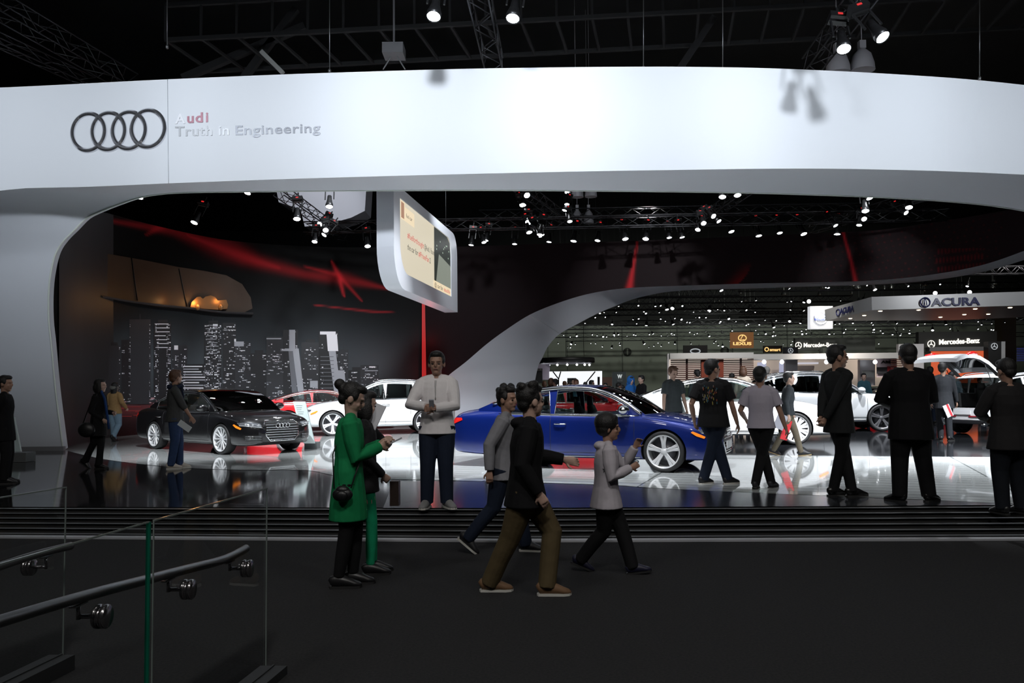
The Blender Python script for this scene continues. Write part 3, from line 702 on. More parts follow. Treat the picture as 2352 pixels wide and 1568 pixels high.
    # handles
    for s in (1, -1):
        for x in ((-.36, -1.22) if T is not CPE else (-.3,)):
            if T['H'] > 1.5: x += .18
            z = zbelt(x)-.14; a_ = side(x-.1, z, s, .03); b_ = side(x+.1, z, s, .03)
            g = MB(); g.tube([side(x-.11, z, s, .004), a_, side(x, z, s, .035), b_, side(x+.11, z, s, .004)], .012, 6); obj('door_handle', g, CHROME if trimm is None else trimm, root)
        # mirror
        x = T['wins'][-1][1]+.02; z = zbelt(x)+.10; y = sy(x, z)
        g = MB(); g.ell((x, s*(y+.16), z+.02), (.10, .135, .085), 14, 10); g.beam((x, s*(y-.02), z-.05), (x, s*(y+.08), z-.02), .05); 
        obj('side_mirror', g, trimm or pm, root)
        # lower sill strip
        g = MB(); xs2 = [lerp(xr+rw*1.15, xf-rw*1.15, i/10) for i in range(11)]
        zz = .235 if T['H'] < 1.5 else .33
        g.tube([side(x_, zz, s, .004) for x_ in xs2], .016, 6, ell=.008); obj('sill_trim', g, trimm or pm, root)
    # ---- lamps
    def decal(nm, loop, fn, mm, res=.08, par=None):
        v_, f_2 = fill2d([loop], res); g_ = MB(); g_.add([fn(a, b_) for a, b_ in v_], f_2); return obj(nm, g_, mm, par or root)
    hz = tab('sh', xb-.15)
    for s in (1, -1):
        hl = [(s*.50, hz-.10), (s*.86, hz-.045), (s*.87, hz+.02), (s*.70, hz+.03), (s*.50, hz-.0)]
        h = decal('headlight', hl, lambda a, b_: frontp(a, b_, .008), mat('headlight glass', (.35, .37, .4), .08, .7, coat=1), .06)
        g = MB()
        for k in range(3): c = frontp(s*(.56+.11*k), hz-.04+.012*k, .012); g.ell(c, (.012, .032, .026), 10, 6)
        g.tube([frontp(s*(.50+.06*k), hz-.095+.009*k, .012) for k in range(7)], .007, 5)
        obj('lamp_lens', g, mat('bright lens', (.9, .92, .95), .1, .6), h)
        decal('marker_light', [(xb-.42, hz-.01), (xb-.30, hz-.06), (xb-.22, hz-.10), (xb-.24, hz-.13), (xb-.36, hz-.09), (xb-.45, hz-.03)] , lambda a, b_: side(a, b_, s, .012), M_AMB, .06)
        zt = tab('sh', xa+.2)-.02
        if hatch: continue
        decal('tail_light', [(s*.45, zt-.13), (s*.80, zt-.13), (s*.835, zt-.02), (s*.60, zt), (s*.45, zt-.02)], lambda a, b_: frontp(a, b_, .008, -1), M_RED, .06)
        decal('tail_light', [(xa+.05, zt-.13), (xa+.30, zt-.04), (xa+.28, zt), (xa+.05, zt)], lambda a, b_: side(a, b_, s, .008), M_RED, .06)
    # grille
    gt, gb = hz+.045, .30 if T['H'] < 1.5 else .42
    gl = [(-.30, gb), (.30, gb), (.40, gb+.12), (.42, gt-.06), (.36, gt), (-.36, gt), (-.42, gt-.06), (-.40, gb+.12)]
    gr = decal('grille', gl, lambda a, b_: frontp(a, b_, .006), mat('grille black', (.008, .008, .008), .4), .08)
    g = MB(); g.tube([frontp(a, b_, .012) for a, b_ in gl+gl[:1]], .013, 6)
    if grille == 'slats':
        nsl = 8
        for k in range(nsl):
            z = lerp(gb+.03, gt-.03, k/(nsl-1)); wv = .30+.1*min(1, (z-gb)/.12)
            g.tube([frontp(wv*j/6, z, .014) for j in range(-6, 7)], .008, 5, ell=.011)
    obj('grille_bars', g, CHROME, gr)
    g = MB()
    for k in range(4):
        c = frontp(-.12+.08*k, gt-.10, .03)
        g.tube([c+Vector((0, .052*math.cos(t), .052*math.sin(t))) for t in [2*math.pi*i/20 for i in range(21)]], .011, 6)
    obj('emblem', g, CHROME, gr)
    for s in (1, -1):
        z0 = gb+.02
        il = [(s*.48, z0), (s*.80, z0+.01), (s*.83, z0+.13), (s*.50, z0+.12)]
        it = decal('air_intake', il, lambda a, b_: frontp(a, b_, .005), mat('grille black'), .06)
        g = MB()
        for k in range(3): g.tube([frontp(s*lerp(.50, .80, j/6), z0+.03+.035*k, .012) for j in range(7)], .005, 5)
        obj('intake_bar', g, CHROME, it)
    if plate:
        g = MB(); c = frontp(0, .43, .03); g.box((c.x-.008, -.26, .37), (c.x+.008, .26, .49)); obj('number_plate', g, mat('plate white', (.75, .76, .78), .4), root)
    # rear plate and exhaust
    g = MB(); c = frontp(0, .62, .02, -1); g.box((c.x-.008, -.26, .56), (c.x+.008, .26, .67)); obj('number_plate', g, mat('plate white', (.75, .76, .78), .4), root)
    for s in (1, -1):
        g = MB(); g.tube([(xa+.25, s*.58, .30), (xa+.0, s*.58, .30)], .045, 12, cap=True); obj('exhaust_tip', g, CHROME, root)
    if roofrail:
        for s in (1, -1):
            g = MB(); g.tube([(x, s*(sy(x, zc(x))-.04), zc(x)+(.045 if 0 < i < 8 else -.01)) for i, x in [(i, lerp(T['roof'][0]+.1, T['roof'][1]-.05, i/8)) for i in range(9)]], .016, 6); obj('roof_rail', g, CHROME, root)
    # ---- wheels
    kind, nsp = rim
    for x in (xf, xr):
        for s in (1, -1):
            base = Matrix.Translation((x, s*(Wd-.115), rw)) @ Matrix.Rotation(-s*math.pi/2, 4, 'X')
            rr_ = rw*.80
            g = MB(); g.lathe([(rr_*.98, -.11), (rw*.93, -.115), (rw, -.08), (rw, .07), (rw*.975, .10), (rw*.90, .115), (rr_*1.02, .105), (rr_*.97, .06), (rr_*.97, -.11)], 40, base)
            wh = obj('wheel', g, M_TIRE, root)
            g = MB(); g.lathe([(rr_*1.01, .108), (rr_*.94, .105), (rr_*.92, .03), (rr_*.90, -.09)], 40, base)
            g.lathe([(.0, .07), (.045, .07), (.065, .05), (.075, -.02)], 16, base)
            for k in range(nsp):
                t0 = 2*math.pi*k/nsp+math.pi/2
                offs = (-.10, .10) if kind == 'twin' else (0,)
                for o_ in offs:
                    p0 = (.05*math.cos(t0+o_*1.5), .05*math.sin(t0+o_*1.5), .055); p1 = (rr_*.55*math.cos(t0+o_*1.2), rr_*.55*math.sin(t0+o_*1.2), .072); p2 = (rr_*.95*math.cos(t0+o_*1.3), rr_*.95*math.sin(t0+o_*1.3), .088)
                    wv = (.026, .022, .030) if kind == 'twin' else (.016, .013, .018)
                    bb = MB(); 
                    dirs = [Vector((-math.sin(t0), math.cos(t0), 0))]*3
                    rws = [[Vector(p)+dirs[0]*(-w_), Vector(p)+dirs[0]*(-w_*.7)+Vector((0, 0, .012)), Vector(p)+dirs[0]*(w_*.7)+Vector((0, 0, .012)), Vector(p)+dirs[0]*w_, Vector(p)+Vector((0, 0, -.03))] for p, w_ in zip((p0, p1, p2), wv)]
                    bb.grid(rws, closed=True, smooth=False); g.add(bb.v, bb.f, 0, False, base)
            obj('rim', g, rimm or mat('bright alloy', (.80, .81, .83), .3, .25), wh)
            g = MB(); g.lathe([(0, -.03), (rr_*.68, -.03), (rr_*.68, -.05), (0, -.05)], 28, base); g.lathe([(rr_*.9, -.09), (0, -.09)], 28, base); obj('brake_disc', g, mat('brake steel', (.12, .12, .13), .35, .8), wh)
    root.location = Vector(loc); root.rotation_euler = (0, 0, rz); root.scale = (S, S, S*sz)
    return root, dict(side=side, frontp=frontp, sy=sy, zc=zc, zbelt=zbelt, x0=x0, x1=x1, xf=xf, xr=xr, xa=xa, xb=xb, Wd=Wd, rw=rw, tab=tab, decal=decal, bvh=bvh)
def car_at(px, py, u, spec, wheel='front', near=1, S=1.0, z=STG):
    """location so that a wheel's contact patch sits at a photo point; u = heading angle; near = which side (+1 left of the car)"""
    c = G(px, py, z+.004); xb = spec['deck'][-1][0]; x = xb-spec['fo']; x = x if wheel == 'front' else x-spec['wb']
    off = Vector((x*S, near*(spec['W']/2-.1)*S, 0)); off.rotate(Quaternion((0, 0, 1), u)); return c-off
R = math.radians
BLUE = paint('metallic deep blue', (.003, .016, .16), .4, .32); BLACKP = paint('black gloss paint', (.004, .004, .005), .0, .3)
WHITEP = paint('white gloss paint', (.80, .82, .83)); PEARL = paint('pearl white paint', (.70, .72, .74)); REDP = paint('bright red paint', (.75, .012, .02))
SILV = mat('silver trim', (.78, .79, .8), .18, 1.0)
# blue sedan, broadside
loc = car_at(1527, 1084, R(-23), SED, 'front', -1, .985)
car('sedan', 'metallic dark blue sedan side-on in the middle, silver mirrors and window trim', loc, R(-23), SED, BLUE, S=.985, rim=('twin', 5), trimw=.024, trimm=SILV, plate=True)
# black sedan
S_ = 1.035
loc = car_at(514, 1043, R(-40), SED, 'front', -1, S_)
car('sedan', 'glossy black sedan with big chrome grille parked by the printed skyline', loc, R(-40), SED, BLACKP, S=S_, sz=.95, rim=('single', 12), trimw=.014, seat=M_BEIGE)
# white sedan behind the blue one
loc = car_at(1828, 1021, R(-12), SED, 'front', -1, 1.04)
car('sedan', 'white sedan parked behind the blue car, headlamp facing right', loc, R(-12), SED, WHITEP, S=1.04, sz=1.05, rim=('twin', 10), trimw=.012, roofm=BLACKP)
# white crossover on the left, facing left
loc = car_at(764, 1001, R(180+14), SUV, 'front', 1)
car('crossover_car', 'bright white crossover car facing left behind the man in white shirt', loc, R(180+14), SUV, WHITEP, rim=('twin', 5), tint=M_GLASS, roofrail=True, grille='slats')
# red coupe
loc = Vector((P(742, 900, Y=29.0).x, 29.0, STG+.004))
car('coupe_car', 'bright red coupe seen from its tail between black sedan and white crossover', loc, R(22), CPE, REDP, rim=('twin', 5), trimw=.02, trimm=SILV)
# red convertible glimpsed through the blue car
loc = Vector((1.9, 24.7, STG+.004))
car('coupe_car', 'red car seen through the windows of the blue sedan', loc, R(8), CPE, REDP, rim=('twin', 5), trimw=.012)
# big white suv right, facing right
SUVB = dict(SUV); S_ = 1.06
loc = car_at(2025, 990, R(-6), SUVB, 'front', -1, S_)
car('suv_car', 'big white sport utility car behind the white sedan, dark rear windows', loc, R(-6), SUVB, PEARL, S=S_, rim=('twin', 5), tint=M_TINT, roofrail=True, rimm=mat('dark alloy', (.16, .16, .17), .3, .6), pillar=mat('grey pillar paint', (.30, .31, .32), .4, .3, coat=.5))
# white suv with open tailgate
yaw = R(22); S_ = 1.0
loc = car_at(2338, 1001, yaw, SUV, 'rear', -1, S_)
root, K = car('suv_car', 'white sport utility car with raised tailgate and open cargo bay', loc, yaw, SUV, PEARL, S=S_, rim=('twin', 5), tint=M_TINT, hatch=True, roofrail=True)
# lifted tailgate panel with glass and lamps
hx, hz = -1.70, 1.55
def gate(u, v):    # u along the gate from the hinge, v across
    a = R(196 - 10*u) ; bx = hx-1.2*u; bz = hz+.06+1.10*u-.62*u*u
    return Vector((bx, v, bz+.03*(1-(v/.7)**2)))
g = MB(); top = [[gate(u, v)+Vector((0, 0, .05)) for v in [lerp(-.66, .66, j/10) for j in range(11)]] for u in [0, .12, .35, .6, .8, 1.0, 1.2, 1.32]]
bot = [[gate(u, v)+Vector((0, 0, -.05)) for v in [lerp(-.66, .66, j/10) for j in range(11)]] for u in [0, .12, .35, .6, .8, 1.0, 1.2, 1.32]]
g.grid(top[4:]); g.grid(top[:2])
for sd in (0, 1):
    g.grid([[r_[0 if not sd else 9] for r_ in top], [r_[1 if not sd else 10] for r_ in top]])
g.grid([[r_[0] for r_ in top], [r_[0] for r_ in bot]], smooth=False); g.grid([[r_[10] for r_ in top], [r_[10] for r_ in bot]], smooth=False); g.grid([top[-1], bot[-1]], smooth=False)
tg = obj('tailgate', g, PEARL, root)
g = MB(); g.grid(bot[4:]); g.grid([[r_[0] for r_ in bot], [r_[1] for r_ in bot]]); g.grid([[r_[9] for r_ in bot], [r_[10] for r_ in bot]]); obj('inner_lining', g, DARK, tg)
g = MB(); g.grid([r_[1:10] for r_ in top[1:5]]); obj('glass', g, M_TINT, tg)
for s in (1, -1):
    g = MB(); g.tube([gate(.62, s*.56)+Vector((0, 0, .07)), gate(.80, s*.60)+Vector((0, 0, .07)), gate(.98, s*.64)+Vector((0, 0, .04))], [.06, .075, .05], 8, ell=.03); obj('tail_lamp', g, M_RED, tg)
    g = MB(); g.tube([(hx-.1, s*.62, 1.05), gate(.45, s*.6)], .012, 6); obj('gas_strut', g, BLK, root)
g = MB(); g.box((-2.2, -.62, .70), (-1.0, .62, .74)); g.box((-1.05, -.66, .72), (-1.0, .66, 1.25)); obj('cargo_floor', g, M_CABIN, root)
g = MB(); g.box((-2.36, -.55, .50), (-2.33, -.20, .53)); g.box((-2.36, .20, .50), (-2.33, .55, .53)); obj('reflector', g, mat('red reflector', (.3, .01, .02), .2), root)
# distant cars on other stands
car('coupe_car', 'small red sports car showing its roof behind the white sport utility car', (P(2045, 900, Y=34.2).x, 34.2, .1), R(-160), CPE, REDP, S=1.0, trimw=.012)
car('coupe_car', 'pale blue car glimpsed beyond the blue sedan and man in grey shirt', (P(1515, 900, Y=38).x, 38, 0), R(15), CPE, paint('cyan paint', (.05, .42, .75)), trimw=.01)
car('coupe_car', 'dark red car far behind, left of the round black canopy', (P(1190, 900, Y=39.5).x, 39.5, 0), R(-60), CPE, paint('dark red paint', (.45, .01, .015)), trimw=.01)
car('sedan', 'silver car far behind on the stand at far right', (P(2165, 900, Y=42).x, 42, 0), R(170), SED, paint('silver paint', (.5, .52, .54), .8, .3), trimw=.01)
car('sedan', 'dark car at the foot of the far slatted pavilion', (P(1960, 900, Y=40).x, 40, .0), R(10), SED, paint('grey paint', (.10, .105, .11), .6, .3), trimw=.01)
# ================================================================== PEOPLE
def ik(root, tgt, a, b, pole):
    root, tgt = Vector(root), Vector(tgt); d = tgt-root; L = d.length
    mx = (a+b)*.998
    if L > mx: d = d*(mx/L); L = mx; tgt = root+d
    x = (a*a-b*b+L*L)/(2*L); h = math.sqrt(max(a*a-x*x, 0)); u = d.normalized()
    p = Vector(pole); p = p-u*p.dot(u); p = p.normalized() if p.length > 1e-5 else u.orthogonal().normalized()
    return root+u*x+p*h, tgt
SKIN = [mat('skin light', (.50, .33, .26), .5, noise=.08, nscale=20), mat('skin tan', (.36, .21, .15), .5, noise=.08, nscale=20), mat('skin brown', (.25, .14, .10), .5, noise=.08, nscale=20)]
HAIRB = mat('black hair', (.008, .007, .007), .55, bump=.5, bscale=120); HAIRBR = mat('brown hair', (.09, .04, .02), .5, bump=.5, bscale=120); HAIRG = mat('grey hair', (.16, .15, .14), .6, bump=.5, bscale=120)
def cloth(name, rgb=None, rough=.85, n=.18): return mat('cloth '+name, rgb, rough, noise=n, nscale=18, bump=.55, bscale=11, spec=.2)
def remesh(o, vox, it=3):
    m_ = o.modifiers.new('r', 'REMESH'); m_.mode = 'VOXEL'; m_.voxel_size = vox; m_.use_smooth_shade = True
    s_ = o.modifiers.new('s', 'SMOOTH'); s_.iterations = it; s_.factor = .5
    return o
def person(label, px, py, top, yaw, shirt, pants, shoe=None, skin=1, hair=None, hstyle='short', feet=((.02, .055, 0), (.02, -.055, 0)), toes=(0, 0), pitch=(0, 0),
           hands=((.03, .15, .46), (.03, -.15, .46)), poles=((-1, .5, -.3), (-1, -.5, -.3)), sleeve='long', hem=-.05, lean=.0, hyaw=0, hpitch=0, z=STG, Y=None, H=None,
           wide=1.0, sole=None, name='person', cat='person', female=False, child=False, flare=0, curl=.5, group=None, collar=None, lwide=1.0, hood=False, cuff=None, hn=(None, None), vox=None, kn=((1, 0, 0), (1, 0, 0)), lsock=False):
    g0 = G(px, py, z) if Y is None else Vector((P(px, 900, Y=Y).x, Y, z))
    if H is None: H = P(px, top, Y=g0.y).z-z
    near = g0.y < 12.5; vx = vox or (.0075 if near else .011)
    hr = 1.22 if child else 1.14
    root = thing(name, label, cat, g0, R(yaw), group)
    A = lambda f, l, u: Vector((f, l, u))*H
    # pelvis height from the stride
    hz = .53; ank = []
    for k, (f, l, u) in enumerate(feet):
        ank.append(Vector((f, l, .045+u)))
        hd = math.hypot(f-0, l-(.05 if k == 0 else -.05)); hz = min(hz, .045+u+math.sqrt(max(.484**2-hd*hd, .1))+.004)
    cx = lean
    off = [Vector((cx*t, 0, hz+t*.3)) for t in (0, 1)]
    sp = lambda t: Vector((cx*t*t, 0, hz+t*.3))      # spine, t 0 pelvis .. 1 neck base
    sw = (.078 if female else .089)*wide; lwide = min(lwide, 1.3); ls = min(lwide, 1.06); hw = .05
    hipj = [Vector((0, hw, hz-.0)), Vector((0, -hw, hz-.0))]
    shj = [sp(.93)+Vector((0, sw, 0)), sp(.93)+Vector((0, -sw, 0))]
    knee = []; 
    for k in (0, 1):
        kk, aa = ik(hipj[k], ank[k], .248, .240, kn[k]); knee.append(kk); ank[k] = aa
    elb = []; wr = []
    for k in (0, 1):
        e, w_ = ik(shj[k], Vector(hands[k]), .172, .150, poles[k]); elb.append(e); wr.append(w_)
    S = lambda v: Vector(v)*H
    w1, w2 = (.90, 1.05) if female else (1.0, 1.0)
    sec = [(-.10, .060*w2, .05), (0.0, .086*w2, .060), (.16, .084*w2, .060), (.36, .074*w1, .053), (.62, .084*w1, .062), (.82, .088*w1, .056), (.94, .075*w1, .045), (1.04, .034, .032)]
    body = MB()
    body.tube([S(sp(t)) for t, _, _ in sec], [d*H*.92*wide for _, _, d in sec], 16, ell=[w_*H*.92*wide for _, w_, _ in sec], ref=(0, 1, 0))
    hc = sp(1)+Vector((.006+cx*.1, 0, .104 if not child else .112))      # head centre
    body.tube([S(sp(.95)), S(sp(1.06)), S(hc+Vector((-.008, 0, -.03)))], [.036*H, .031*H, .033*H], 12)
    hm = Matrix.Rotation(R(hyaw), 3, 'Z') @ Matrix.Rotation(R(hpitch), 3, 'Y')
    HP = lambda f, l, u: S(hc + (hm @ (Vector((f, l, u))*hr)))
    q = H*hr
    for c, r_ in (((-.004, 0, .012), (.053, .043, .053)), ((.014, 0, -.022), (.037, .034, .043)), ((.050, 0, -.010), (.014, .0075, .016)), ((.030, 0, -.052), (.017, .017, .014)), ((.042, 0, .012), (.012, .028, .008)), ((.044, 0, -.033), (.008, .015, .007)), ((.035, .018, -.018), (.012, .012, .012)), ((.035, -.018, -.018), (.012, .012, .012)),
                  ((-.002, .043, -.006), (.013, .007, .019)), ((-.002, -.043, -.006), (.013, .007, .019))):
        body.ell(HP(*c), [v*q for v in r_], 14, 10, rot=hm)
    for k in (0, 1):
        body.tube([S(shj[k]), S(shj[k].lerp(elb[k], .5)), S(elb[k]), S(elb[k].lerp(wr[k], .35)), S(wr[k])], [.030*H, .027*H, .022*H, .0225*H, .0145*H], 10)
        body.ell(S(shj[k]), (.030*H,)*3, 10, 8)
        body.tube([S(hipj[k]), S(hipj[k].lerp(knee[k], .5)), S(knee[k]), S(knee[k].lerp(ank[k], .35)), S(ank[k])], [.048*H, .043*H, .030*H, .030*H, .018*H], 10)
        # hand
        d = (wr[k]-elb[k]).normalized(); sgn = 1 if k == 0 else -1
        n = Vector(hn[k]) if hn[k] else Vector((0, -sgn, 0)); n = n-d*n.dot(d); n = n.normalized() if n.length > 1e-4 else d.orthogonal().normalized()
        lat = d.cross(n)*(1 if k == 0 else -1)      # towards the thumb
        p0 = wr[k]; pe = p0+d*.050
        body.tube([S(p0-d*.006), S(p0+d*.018), S(p0+d*.042), S(pe)], [.011*H, .0105*H, .0095*H, .008*H], 10, ell=[.015*H, .021*H, .0235*H, .0225*H], ref=lat)
        for j, (o_, ln) in enumerate(((.0175, .040), (.0062, .045), (-.0055, .042), (-.0168, .033))):
            b0 = pe-d*.006+lat*o_; c1 = curl*(1+.12*j)
            d1 = (d*math.cos(c1*.6)+n*math.sin(c1*.6)); d2 = (d*math.cos(c1*1.5)+n*math.sin(c1*1.5)); d3 = (d*math.cos(c1*2.2)+n*math.sin(c1*2.2))
            a1 = b0+d1*ln*.42; a2 = a1+d2*ln*.34; a3 = a2+d3*ln*.26
            body.tube([S(b0), S(a1), S(a2), S(a3)], [.0052*H, .0050*H, .0046*H, .0038*H], 7)
        t0 = p0+d*.014+lat*.016; t1 = t0+(d*.6+lat*.7+n*.35).normalized()*.022; t2 = t1+(d*.85+lat*.2+n*.5).normalized()*.020
        body.tube([S(t0), S(t1), S(t2)], [.0072*H, .0062*H, .0048*H], 7)
        # foot
        body.tube([S(ank[k]), S(ank[k]+Vector((.02, 0, -.028)))], [.018*H, .016*H], 8)
    remesh(obj('body', body, SKIN[skin], root), vx*.85, 2)
    if near or hstyle == 'face':
        e = MB()
        for s in (1, -1): e.ell(HP(.0455, s*.0175, -.004), (.005*q, .0085*q, .0042*q), 8, 6, rot=hm)
        obj('eyes', e, mat('dark eyes', (.02, .015, .012), .2), root)
        e = MB(); e.ell(HP(.0515, 0, -.0335), (.0035*q, .013*q, .0035*q), 8, 6, rot=hm); obj('mouth', e, mat('lip tone', (.22, .08, .07), .5), root)
    # hair
    hb = MB(); hx = hair or HAIRB
    if hstyle != 'bald':
        hb.ell(HP(-.013, 0, .022), (.052*q, .049*q, .053*q), 16, 10, rot=hm)
        hb.ell(HP(.016, 0, .050), (.036*q, .038*q, .022*q), 14, 8, rot=hm)
        hb.ell(HP(-.034, 0, -.012), (.026*q, .036*q, .032*q), 12, 8, rot=hm)
        for s in (1, -1): hb.ell(HP(.004, s*.038, .014), (.022*q, .011*q, .022*q), 10, 6, rot=hm)
    if hstyle == 'messy':
        random.seed(int(px))
        for _ in range(16): t = random.uniform(0, 6.28); hb.ell(HP(-.012+.036*math.cos(t), .036*math.sin(t), .045+random.uniform(-.01, .03)), (.018*q,)*3, 8, 6)
    if hstyle == 'bun': hb.ell(HP(-.075, 0, .035), (.025*q, .025*q, .025*q), 12, 8); hb.ell(HP(-.05, 0, .02), (.025*q, .03*q, .03*q), 10, 8)
    if hstyle == 'bob':
        hb.ell(HP(-.022, 0, -.022), (.048*q, .056*q, .062*q), 14, 10); 
        for s in (1, -1): hb.ell(HP(.004, s*.043, -.028), (.030*q, .014*q, .052*q), 10, 8)
    if hstyle == 'long':
        hb.tube([HP(-.02, 0, .03), HP(-.03, 0, -.05), HP(-.04, 0, -.12)], [.035*q, .03*q, .02*q], 10, ell=[.05*q, .055*q, .04*q], ref=(0, 1, 0))
    if hstyle == 'afro': hb.ell(HP(-.012, 0, .028), (.064*q, .060*q, .058*q), 16, 10); hb.ell(HP(-.02, 0, -.005), (.05*q, .055*q, .04*q), 14, 8)
    if hstyle != 'bald': remesh(obj('hair', hb, hx, root), vx, 2)
    # upper garment
    tp = MB(); e = .010*(1.0 if not lwide else lwide)
    t_h = hem/.3
    ss = [(t_h, .098*w2+flare, .078+flare*.8), (lerp(t_h, .1, .5), .093*w2+flare*.6, .072+flare*.5), (.15, .086*w2+flare*.3, .063), (.36, .079*w1+flare*.2, .058), (.62, .086*w1, .065), (.82, .090*w1, .059), (.94, .078*w1, .048), (1.015, .043, .038)]
    if hem < -.12: ss = [(t_h, .088+flare, .070+flare)]+[(lerp(t_h, 0, .4), .088+flare*.8, .07+flare*.7)]+ss[2:]
    tp.tube([S(sp(max(t, -3)) if t >= 0 else Vector((0, 0, hz+t*.3))) for t, _, _ in ss], [(d+e)*H*wide for _, _, d in ss], 18, ell=[(w_+e)*H*wide for _, w_, _ in ss], ref=(0, 1, 0))
    for k in (0, 1):
        tp.ell(S(shj[k]-Vector((0, 0, .004))), (.038*H*ls, .036*H*ls, .035*H*ls), 12, 8)
        tp.tube([S(sp(1.03)), S(sp(1.0).lerp(shj[k]+Vector((0, 0, .022)), .55)), S(shj[k]+Vector((0, 0, .008)))], [.030*H, .030*H, .030*H], 10)
        if sleeve == 'long': tp.tube([S(shj[k]), S(shj[k].lerp(elb[k], .5)), S(elb[k]), S(elb[k].lerp(wr[k], .5)), S(wr[k].lerp(elb[k], .03))], [v*H*(ls if i_ == 0 else lwide) for i_, v in enumerate((.041, .037, .032, .029, .024))], 12)
        elif sleeve == 'push': tp.tube([S(shj[k]), S(shj[k].lerp(elb[k], .5)), S(elb[k]), S(elb[k].lerp(wr[k], .35))], [v*H*(ls if i_ == 0 else lwide) for i_, v in enumerate((.041, .037, .033, .028))], 12)
        else: tp.tube([S(shj[k]), S(shj[k].lerp(elb[k], .35)), S(shj[k].lerp(elb[k], .72))], [v*H*(ls if i_ == 0 else lwide) for i_, v in enumerate((.042, .041, .044))], 12)
    if collar: tp.tube([S(sp(.98)), S(sp(1.11))], [.043*H, .040*H], 14, cap=False)
    if hood:
        tp.ell(S(sp(1.0)+Vector((-.045, 0, .0))), (.045*H, .065*H, .03*H), 14, 8)
    if hstyle == 'hoodup': pass
    so_ = remesh(obj('shirt' if sleeve != 'jacket' else 'jacket', tp, shirt, root), vx, 3)
    # trousers
    tr_ = MB(); 
    tr_.tube([S(Vector((0, 0, hz+.05))), S(Vector((0, 0, hz))), S(Vector((0, 0, hz-.045)))], [.062*H*wide, .066*H*wide, .052*H*wide], 16, ell=[.083*H*w2*wide, .092*H*w2*wide, .078*H*w2*wide], ref=(0, 1, 0))
    for k in (0, 1):
        wdt = lsock
        rr_ = [.056, .050, .040, .036, .033] if not lsock else [.052, .044, .033, .031, .024]
        if cuff: rr_[-1] = cuff
        tr_.tube([S(hipj[k]+Vector((0, 0, -.01))), S(hipj[k].lerp(knee[k], .5)), S(knee[k]), S(knee[k].lerp(ank[k], .5)), S(ank[k]+Vector((0, 0, -.012 if not lsock else .01)))], [v*H*lwide*wide**.5 for v in rr_], 14)
    remesh(obj('trousers', tr_, pants, root), vx, 3)
    # shoes
    for k in (0, 1):
        sh = MB(); t = toes[k]; fa = Matrix.Rotation(R(t), 3, 'Z') @ Matrix.Rotation(R(pitch[k]), 3, 'Y')
        o_ = ank[k]+Vector((0, 0, -.045))
        ball = Vector((.07, 0, 0)); piv = fa @ ball - ball
        shp = lambda f, l, u: S(o_ + fa @ Vector((f, l, u)) + (Vector((0, 0, 0))))
        if pitch[k]:   # heel off the ground: keep the ankle, rotate about it
            shp = lambda f, l, u: S(ank[k] + fa @ (Vector((f, l, u-.045))))
        sh.tube([shp(-.044, 0, .030), shp(-.036, 0, .034), shp(-.005, 0, .036), shp(.035, 0, .030), shp(.075, 0, .020), shp(.100, 0, .015), shp(.112, 0, .012)], [v*H for v in (.016, .026, .034, .028, .018, .013, .006)], 12, ell=[v*H for v in (.012, .022, .024, .027, .030, .024, .010)], ref=fa @ Vector((0, 1, 0)))
        pts = [(-.046, .0), (-.04, .019), (-.01, .023), (.04, .026), (.078, .030), (.103, .022), (.115, 0), (.103, -.022), (.078, -.030), (.04, -.026), (-.01, -.023), (-.04, -.019)]
        n_ = len(pts); sh.add([shp(a, b, 0.0) for a, b in pts]+[shp(a, b, .011) for a, b in pts], [tuple(range(n_))[::-1], tuple(range(n_, 2*n_))]+[(i, (i+1) % n_, (i+1) % n_+n_, i+n_) for i in range(n_)], 1, False)
        obj('shoe', sh, [shoe or mat('black shoe', (.01, .01, .011), .4), sole or mat('dark sole', (.015, .015, .015), .6)], root)
    rot = Quaternion((0, 0, 1), R(yaw))
    W = lambda v: g0 + rot @ S(v)
    return dict(root=root, W=W, wr=wr, elb=elb, sh=shj, hc=hc, hz=hz, H=H, HP=HP, S=S, knee=knee, ank=ank, rot=rot, g0=g0, hm=hm, q=q, vx=vx, sp=sp)
JEAN = cloth('dark denim', (.012, .018, .035)); JEANB = cloth('blue denim', (.03, .055, .13)); JEANL = cloth('light denim', (.22, .33, .42))
CBLK = cloth('black wool', (.006, .006, .007)); CBLK2 = cloth('black cotton', (.008, .008, .009)); CNAVY = cloth('navy', (.012, .016, .03))
SNEAK = mat('grey sneaker', (.20, .20, .20), .6); WSOLE = mat('white rubber sole', (.55, .54, .50), .6)
# --- green tunic woman on her phone
pw = person('woman in long green tunic and black leggings with hair bun, looking at phone', 800, 1346, 884, 8, cloth('green knit', (.008, .20, .07)), CBLK2, skin=0, hstyle='bun',
    feet=((.02, .045, 0), (-.045, -.03, 0)), hands=((.16, .02, .70), (.16, -.02, .69)), poles=((-.6, .6, -1), (-.6, -.6, -1)), hem=-.20, flare=.018, hpitch=24, lean=.012, z=0, female=True, lsock=True, lwide=1.15, wide=.98, curl=.8, kn=((1, 0, 0), (1, 0, 0)))
W = pw['W']; c = W(pw['wr'][1]+Vector((.075, .02, .025)))
g = MB(); mt = Matrix.Translation(c) @ pw['rot'].to_matrix().to_4x4() @ Matrix.Rotation(R(-25), 4, 'Y'); g.box((-.06, -.032, -.005), (.06, .032, .005), 0, mt)
obj('smartphone', g, mat('phone grey', (.35, .36, .4), .3), None, 'grey smartphone held in the hands of the woman in green tunic', 'phone')
g = MB(); sh0 = pw['sh'][0]; hp = Vector((-.02, -.135, .47))
